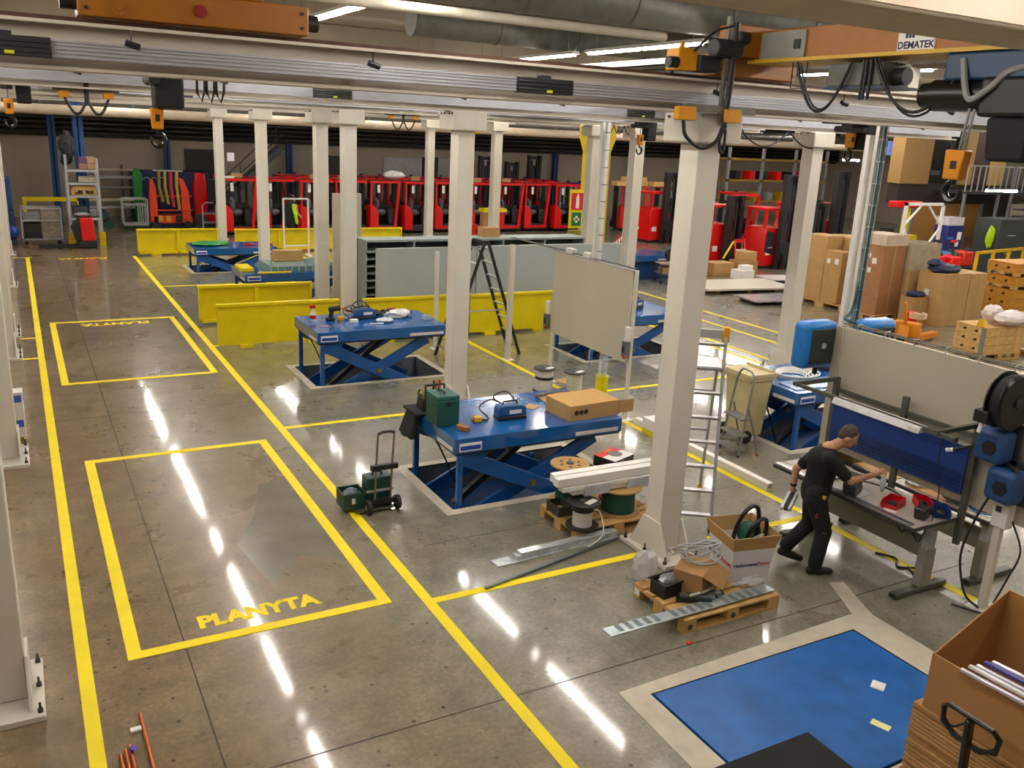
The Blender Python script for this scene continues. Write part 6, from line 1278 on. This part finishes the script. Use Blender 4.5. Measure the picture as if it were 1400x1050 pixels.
one('rope_coil','cream rope coiled on the orange pallet truck','rope',B().tube([(18.95+.17*math.cos(u*.9)+.0*u,13.75+.2*math.sin(u*.9),.53+.006*u) for u in range(22)],.025,6),M('c8b088',.7)); one('red_block','small red box on the orange pallet truck','box',B().box(19.05,14.0,.2,19.3,14.2,.62),RT,bevel=.02)
one('barrier_tape_piece','crumpled red and white tape on the floor near the orange pallet truck','tape',B().tube(spline([(18.3,14.6,.02),(18.7,14.5,.06),(19.0,14.3,.02),(19.4,14.35,.05)],6),.03,5),striped('d05050','f0e0dc','X',9,.6))
t=thing('yellow_railing','yellow guard railing on the right before the red machines','railing',(30.3,20.0,0),.17)
for x in (0,1.3,2.6,3.9): B().box(x,0,0,x+.1,.1,1.05).make('post',M('e0b010',.45),t)
for z in (.05,.95): B().box(0,.0,z,4.0,.1,z+.1).make('rail',M('e0b010',.45),t)
# ------------------------------------------------------------------ far right: office block, gallery, machines
t=thing('office_block','dark two-storey office block with tan panels at the far right','building',(32.5,24.6,0))
TAN=M('9a7844',.6,var=.06); DK=M('2a2020',.6,var=.15); TAN2=M('b8944e',.6,var=.05); BRN=M('4a3030',.6,var=.1)
B().box(-1.1,.1,2.35,13,.6,3.15).make('floor_band',DK,t); B().box(-1.2,.0,3.15,.55,.6,5.4).make('tan_panel',TAN,t); B().box(.55,.3,3.15,2.7,.6,5.4).make('dark_glazing',M('141416',.2),t); B().box(1.0,.28,3.5,1.6,.3,3.7).make('white_notice',M('4a4a50',.5),t)
B().box(2.7,.0,3.15,3.3,.6,5.4).make('yellow_panel',TAN2,t); B().box(3.3,.0,3.15,4.4,.6,5.4).make('brown_panel',BRN,t); B().box(4.4,0,3.15,5.5,.6,5.4).make('yellow_panel',TAN2,t); B().box(5.5,.2,3.15,13,.6,5.4).make('grey_panel',M('5a544c',.7),t)
B().box(.3,.2,0,4.6,.3,2.35).make('plywood_wall',M('b07e44',.6,var=.08),t); B().box(4.6,.2,0,6.5,.3,2.35).make('dark_opening',DK,t); B().box(.0,.1,0,.1,.4,2.35).box(4.5,.1,0,4.65,.4,2.35).make('post',GREY,t)
t=thing('gallery_railing','grey steel gallery railing in front of the office upper floor','railing',(33.8,23.4,2.95))
B().box(0,0,1.0,5,.05,1.05).make('handrail',LGREY,t); B().box(0,-.1,-.1,5,1.15,.0).make('walkway',DGREY,t)
for k in range(14): B().box(k*.38,0,0,k*.38+.04,.04,1.0).make('baluster',LGREY,t)
for k in range(3): B().box(k*2.2,-.05,-2.95,k*2.2+.1,.05,-.1).make('post',GREY,t)
t=thing('steel_tower_stairs','grey steel stair frame right of the plywood wall','stairs',(36.5,22.1,0))
for x in (0,1.6): 
    for y in (0,1.0): B().box(x,y,0,x+.1,y+.1,4.0).make('post',M('8a8c90',.5,.3),t)
for k in range(10): B().box(.1,.1,.3+k*.28,1.6,.9,.34+k*.28).make('tread',DGREY,t)
for z in (1.3,2.6,3.9): B().box(0,0,z,1.7,.08,z+.08).make('beam',LGREY,t)
t=thing('white_truss_frame','white steel cross-braced frame standing behind the cartons','frame',(28.6,22.0,0))
for x in (0,2.1): B().box(x,0,0,x+.1,.1,2.6).make('post',WHITE,t)
B().box(0,0,2.5,2.2,.1,2.6).make('top_beam',WHITE,t); B().bar((.1,.05,1.8),(.9,.05,2.5),.06,.06).bar((2.1,.05,1.8),(1.3,.05,2.5),.06,.06).bar((.1,.05,1.7),(.8,.05,.4),.06,.06).bar((2.1,.05,1.6),(1.0,.05,.4),.06,.06).make('brace',WHITE,t)
t=thing('yellow_lift','yellow post lift with red head behind the white braced frame','machine',(30.2,23.4,0)); B().box(.3,0,0,.5,.2,2.4).make('post',YEL,t); B().box(-.3,-.2,.4,.9,.4,1.25).make('body',YEL,t,bevel=.03); B().box(-.5,-.1,2.3,1.0,.3,2.55).make('red_head',RT,t,bevel=.04); B().box(-.6,0,.3,-.3,.4,1.5).make('black_part',BI,t)
t=thing('blue_cabinet','dark blue cabinet with white top box and papers before the plywood wall','cabinet',(31.2,22.0,0)); B().box(0,0,0,.95,.6,1.75).make('body',M('14226a',.5,var=.1),t,bevel=.02); B().box(.05,.05,1.752,.95,.6,2.05).make('white_box',M('c8c4cc',.6),t); B().box(.6,-.006,1.2,.85,0,1.5).box(.55,-.006,.95,.75,0,1.15).make('paper',PAPER,t)
for k,(x,y,c,lb) in enumerate(((28.3,20.2,'d81410','red machine with black seat behind the wrapped carton'),(28.9,20.0,'d81410','second red machine beside the yellow railing'),(30.9,20.9,'d02a10','red machine behind the yellow railing'),(29.8,20.8,'2a6ab8','small blue machine between the red ones'))):
    t=thing('floor_machine',lb,'machine',(x,y,0)); m_=M(c,.35,coat=.2); B().box(0,0,.35,.55,.6,.92).make('cover',m_,t,bevel=.07); B().box(-.02,-.02,.0,.6,.65,.35).make('base',BI,t,bevel=.03); B().ell((.32,.15,.92),.14,.12,.14).make('black_seat',BI,t); B().bar((.5,.4,.9),(.55,.45,1.35),.05,.05).make('stem',BI,t); B().cbox((.55,.45,1.38),(.2,.12,.08)).make('control_head',[BI,m_][k%2],t)
t=thing('grey_cabinet','large dark grey machine cabinet at the right picture edge','cabinet',(31.4,19.9,0)) if False else thing('grey_cabinet','large dark grey machine cabinet at the right picture edge','cabinet',(33.3,21.3,0)); B().box(0,0,0,3,1.0,2.05).make('body',M('3c4242',.5,var=.05),t,bevel=.02); 
for z in (.7,1.4): B().box(.6,-.01,z,1.1,0,z+.04).make('handle',LGREY,t)
one('hi_vis_vest','bright yellow-green vest hanging beside the grey cabinet','vest',B().ell((33.1,21.5,1.35),.22,.12,.42,10,8,.15),M('b8e010',.6))
for k,(x,y,z,lb) in enumerate(((27.2,18.0,3.3,'bright hanging lamp at the right edge above the grey cabinet'),(28.0,24.6,3.95,'bright lamp between the column and cable poles'))):
    t=thing('hanging_lamp',lb,'lamp',(x,y,z)); B().box(0,0,0,1.5 if k==0 else .8,.12,.06).make('tube',LAMPM,t); B().box(0,0,.06,1.5 if k==0 else .8,.12,.1).make('housing',GREY,t); B().cyl((.3,.06,.1),(.3,.06,ZC-z),.01,6).make('hanger',GREY,t)
t=thing('parts_gallery','far gallery with racks of yellow and dark parts behind the cable poles','rack',(30.2,33.5,0))
for x in (0,2.2,4.4,6.6): B().box(x,0,0,x+.12,.12,4.2).make('post',GREY,t)
for z in (1.6,2.6,3.6): B().box(0,0,z,6.7,1.0,z+.1).make('shelf',M('8a6a20',.5),t)
for k in range(14): B().box(.3+k*.45,.2,1.7+1.0*(k%2),.6+k*.45,.8,2.1+1.0*(k%2)).make('stored_part',[M('b89018',.5),BI,M('8a8a88',.5),RT][k%4],t)
t=thing('monitor_pair','two bluish screens hanging high behind the cable poles','screen',(33.9,27.5,4.2))
for k in (0,1): B().box(.9*k,0,0,.9*k+.6,.05,.6).make('screen',M('6a7ad0',.4,emit=.8,var=.2),t)
B().cyl((.75,.05,.6),(.75,.05,2.6),.03,6).make('hanger',GREY,t); B().box(-.1,.05,.56,1.6,.1,.62).make('bar',GREY,t)
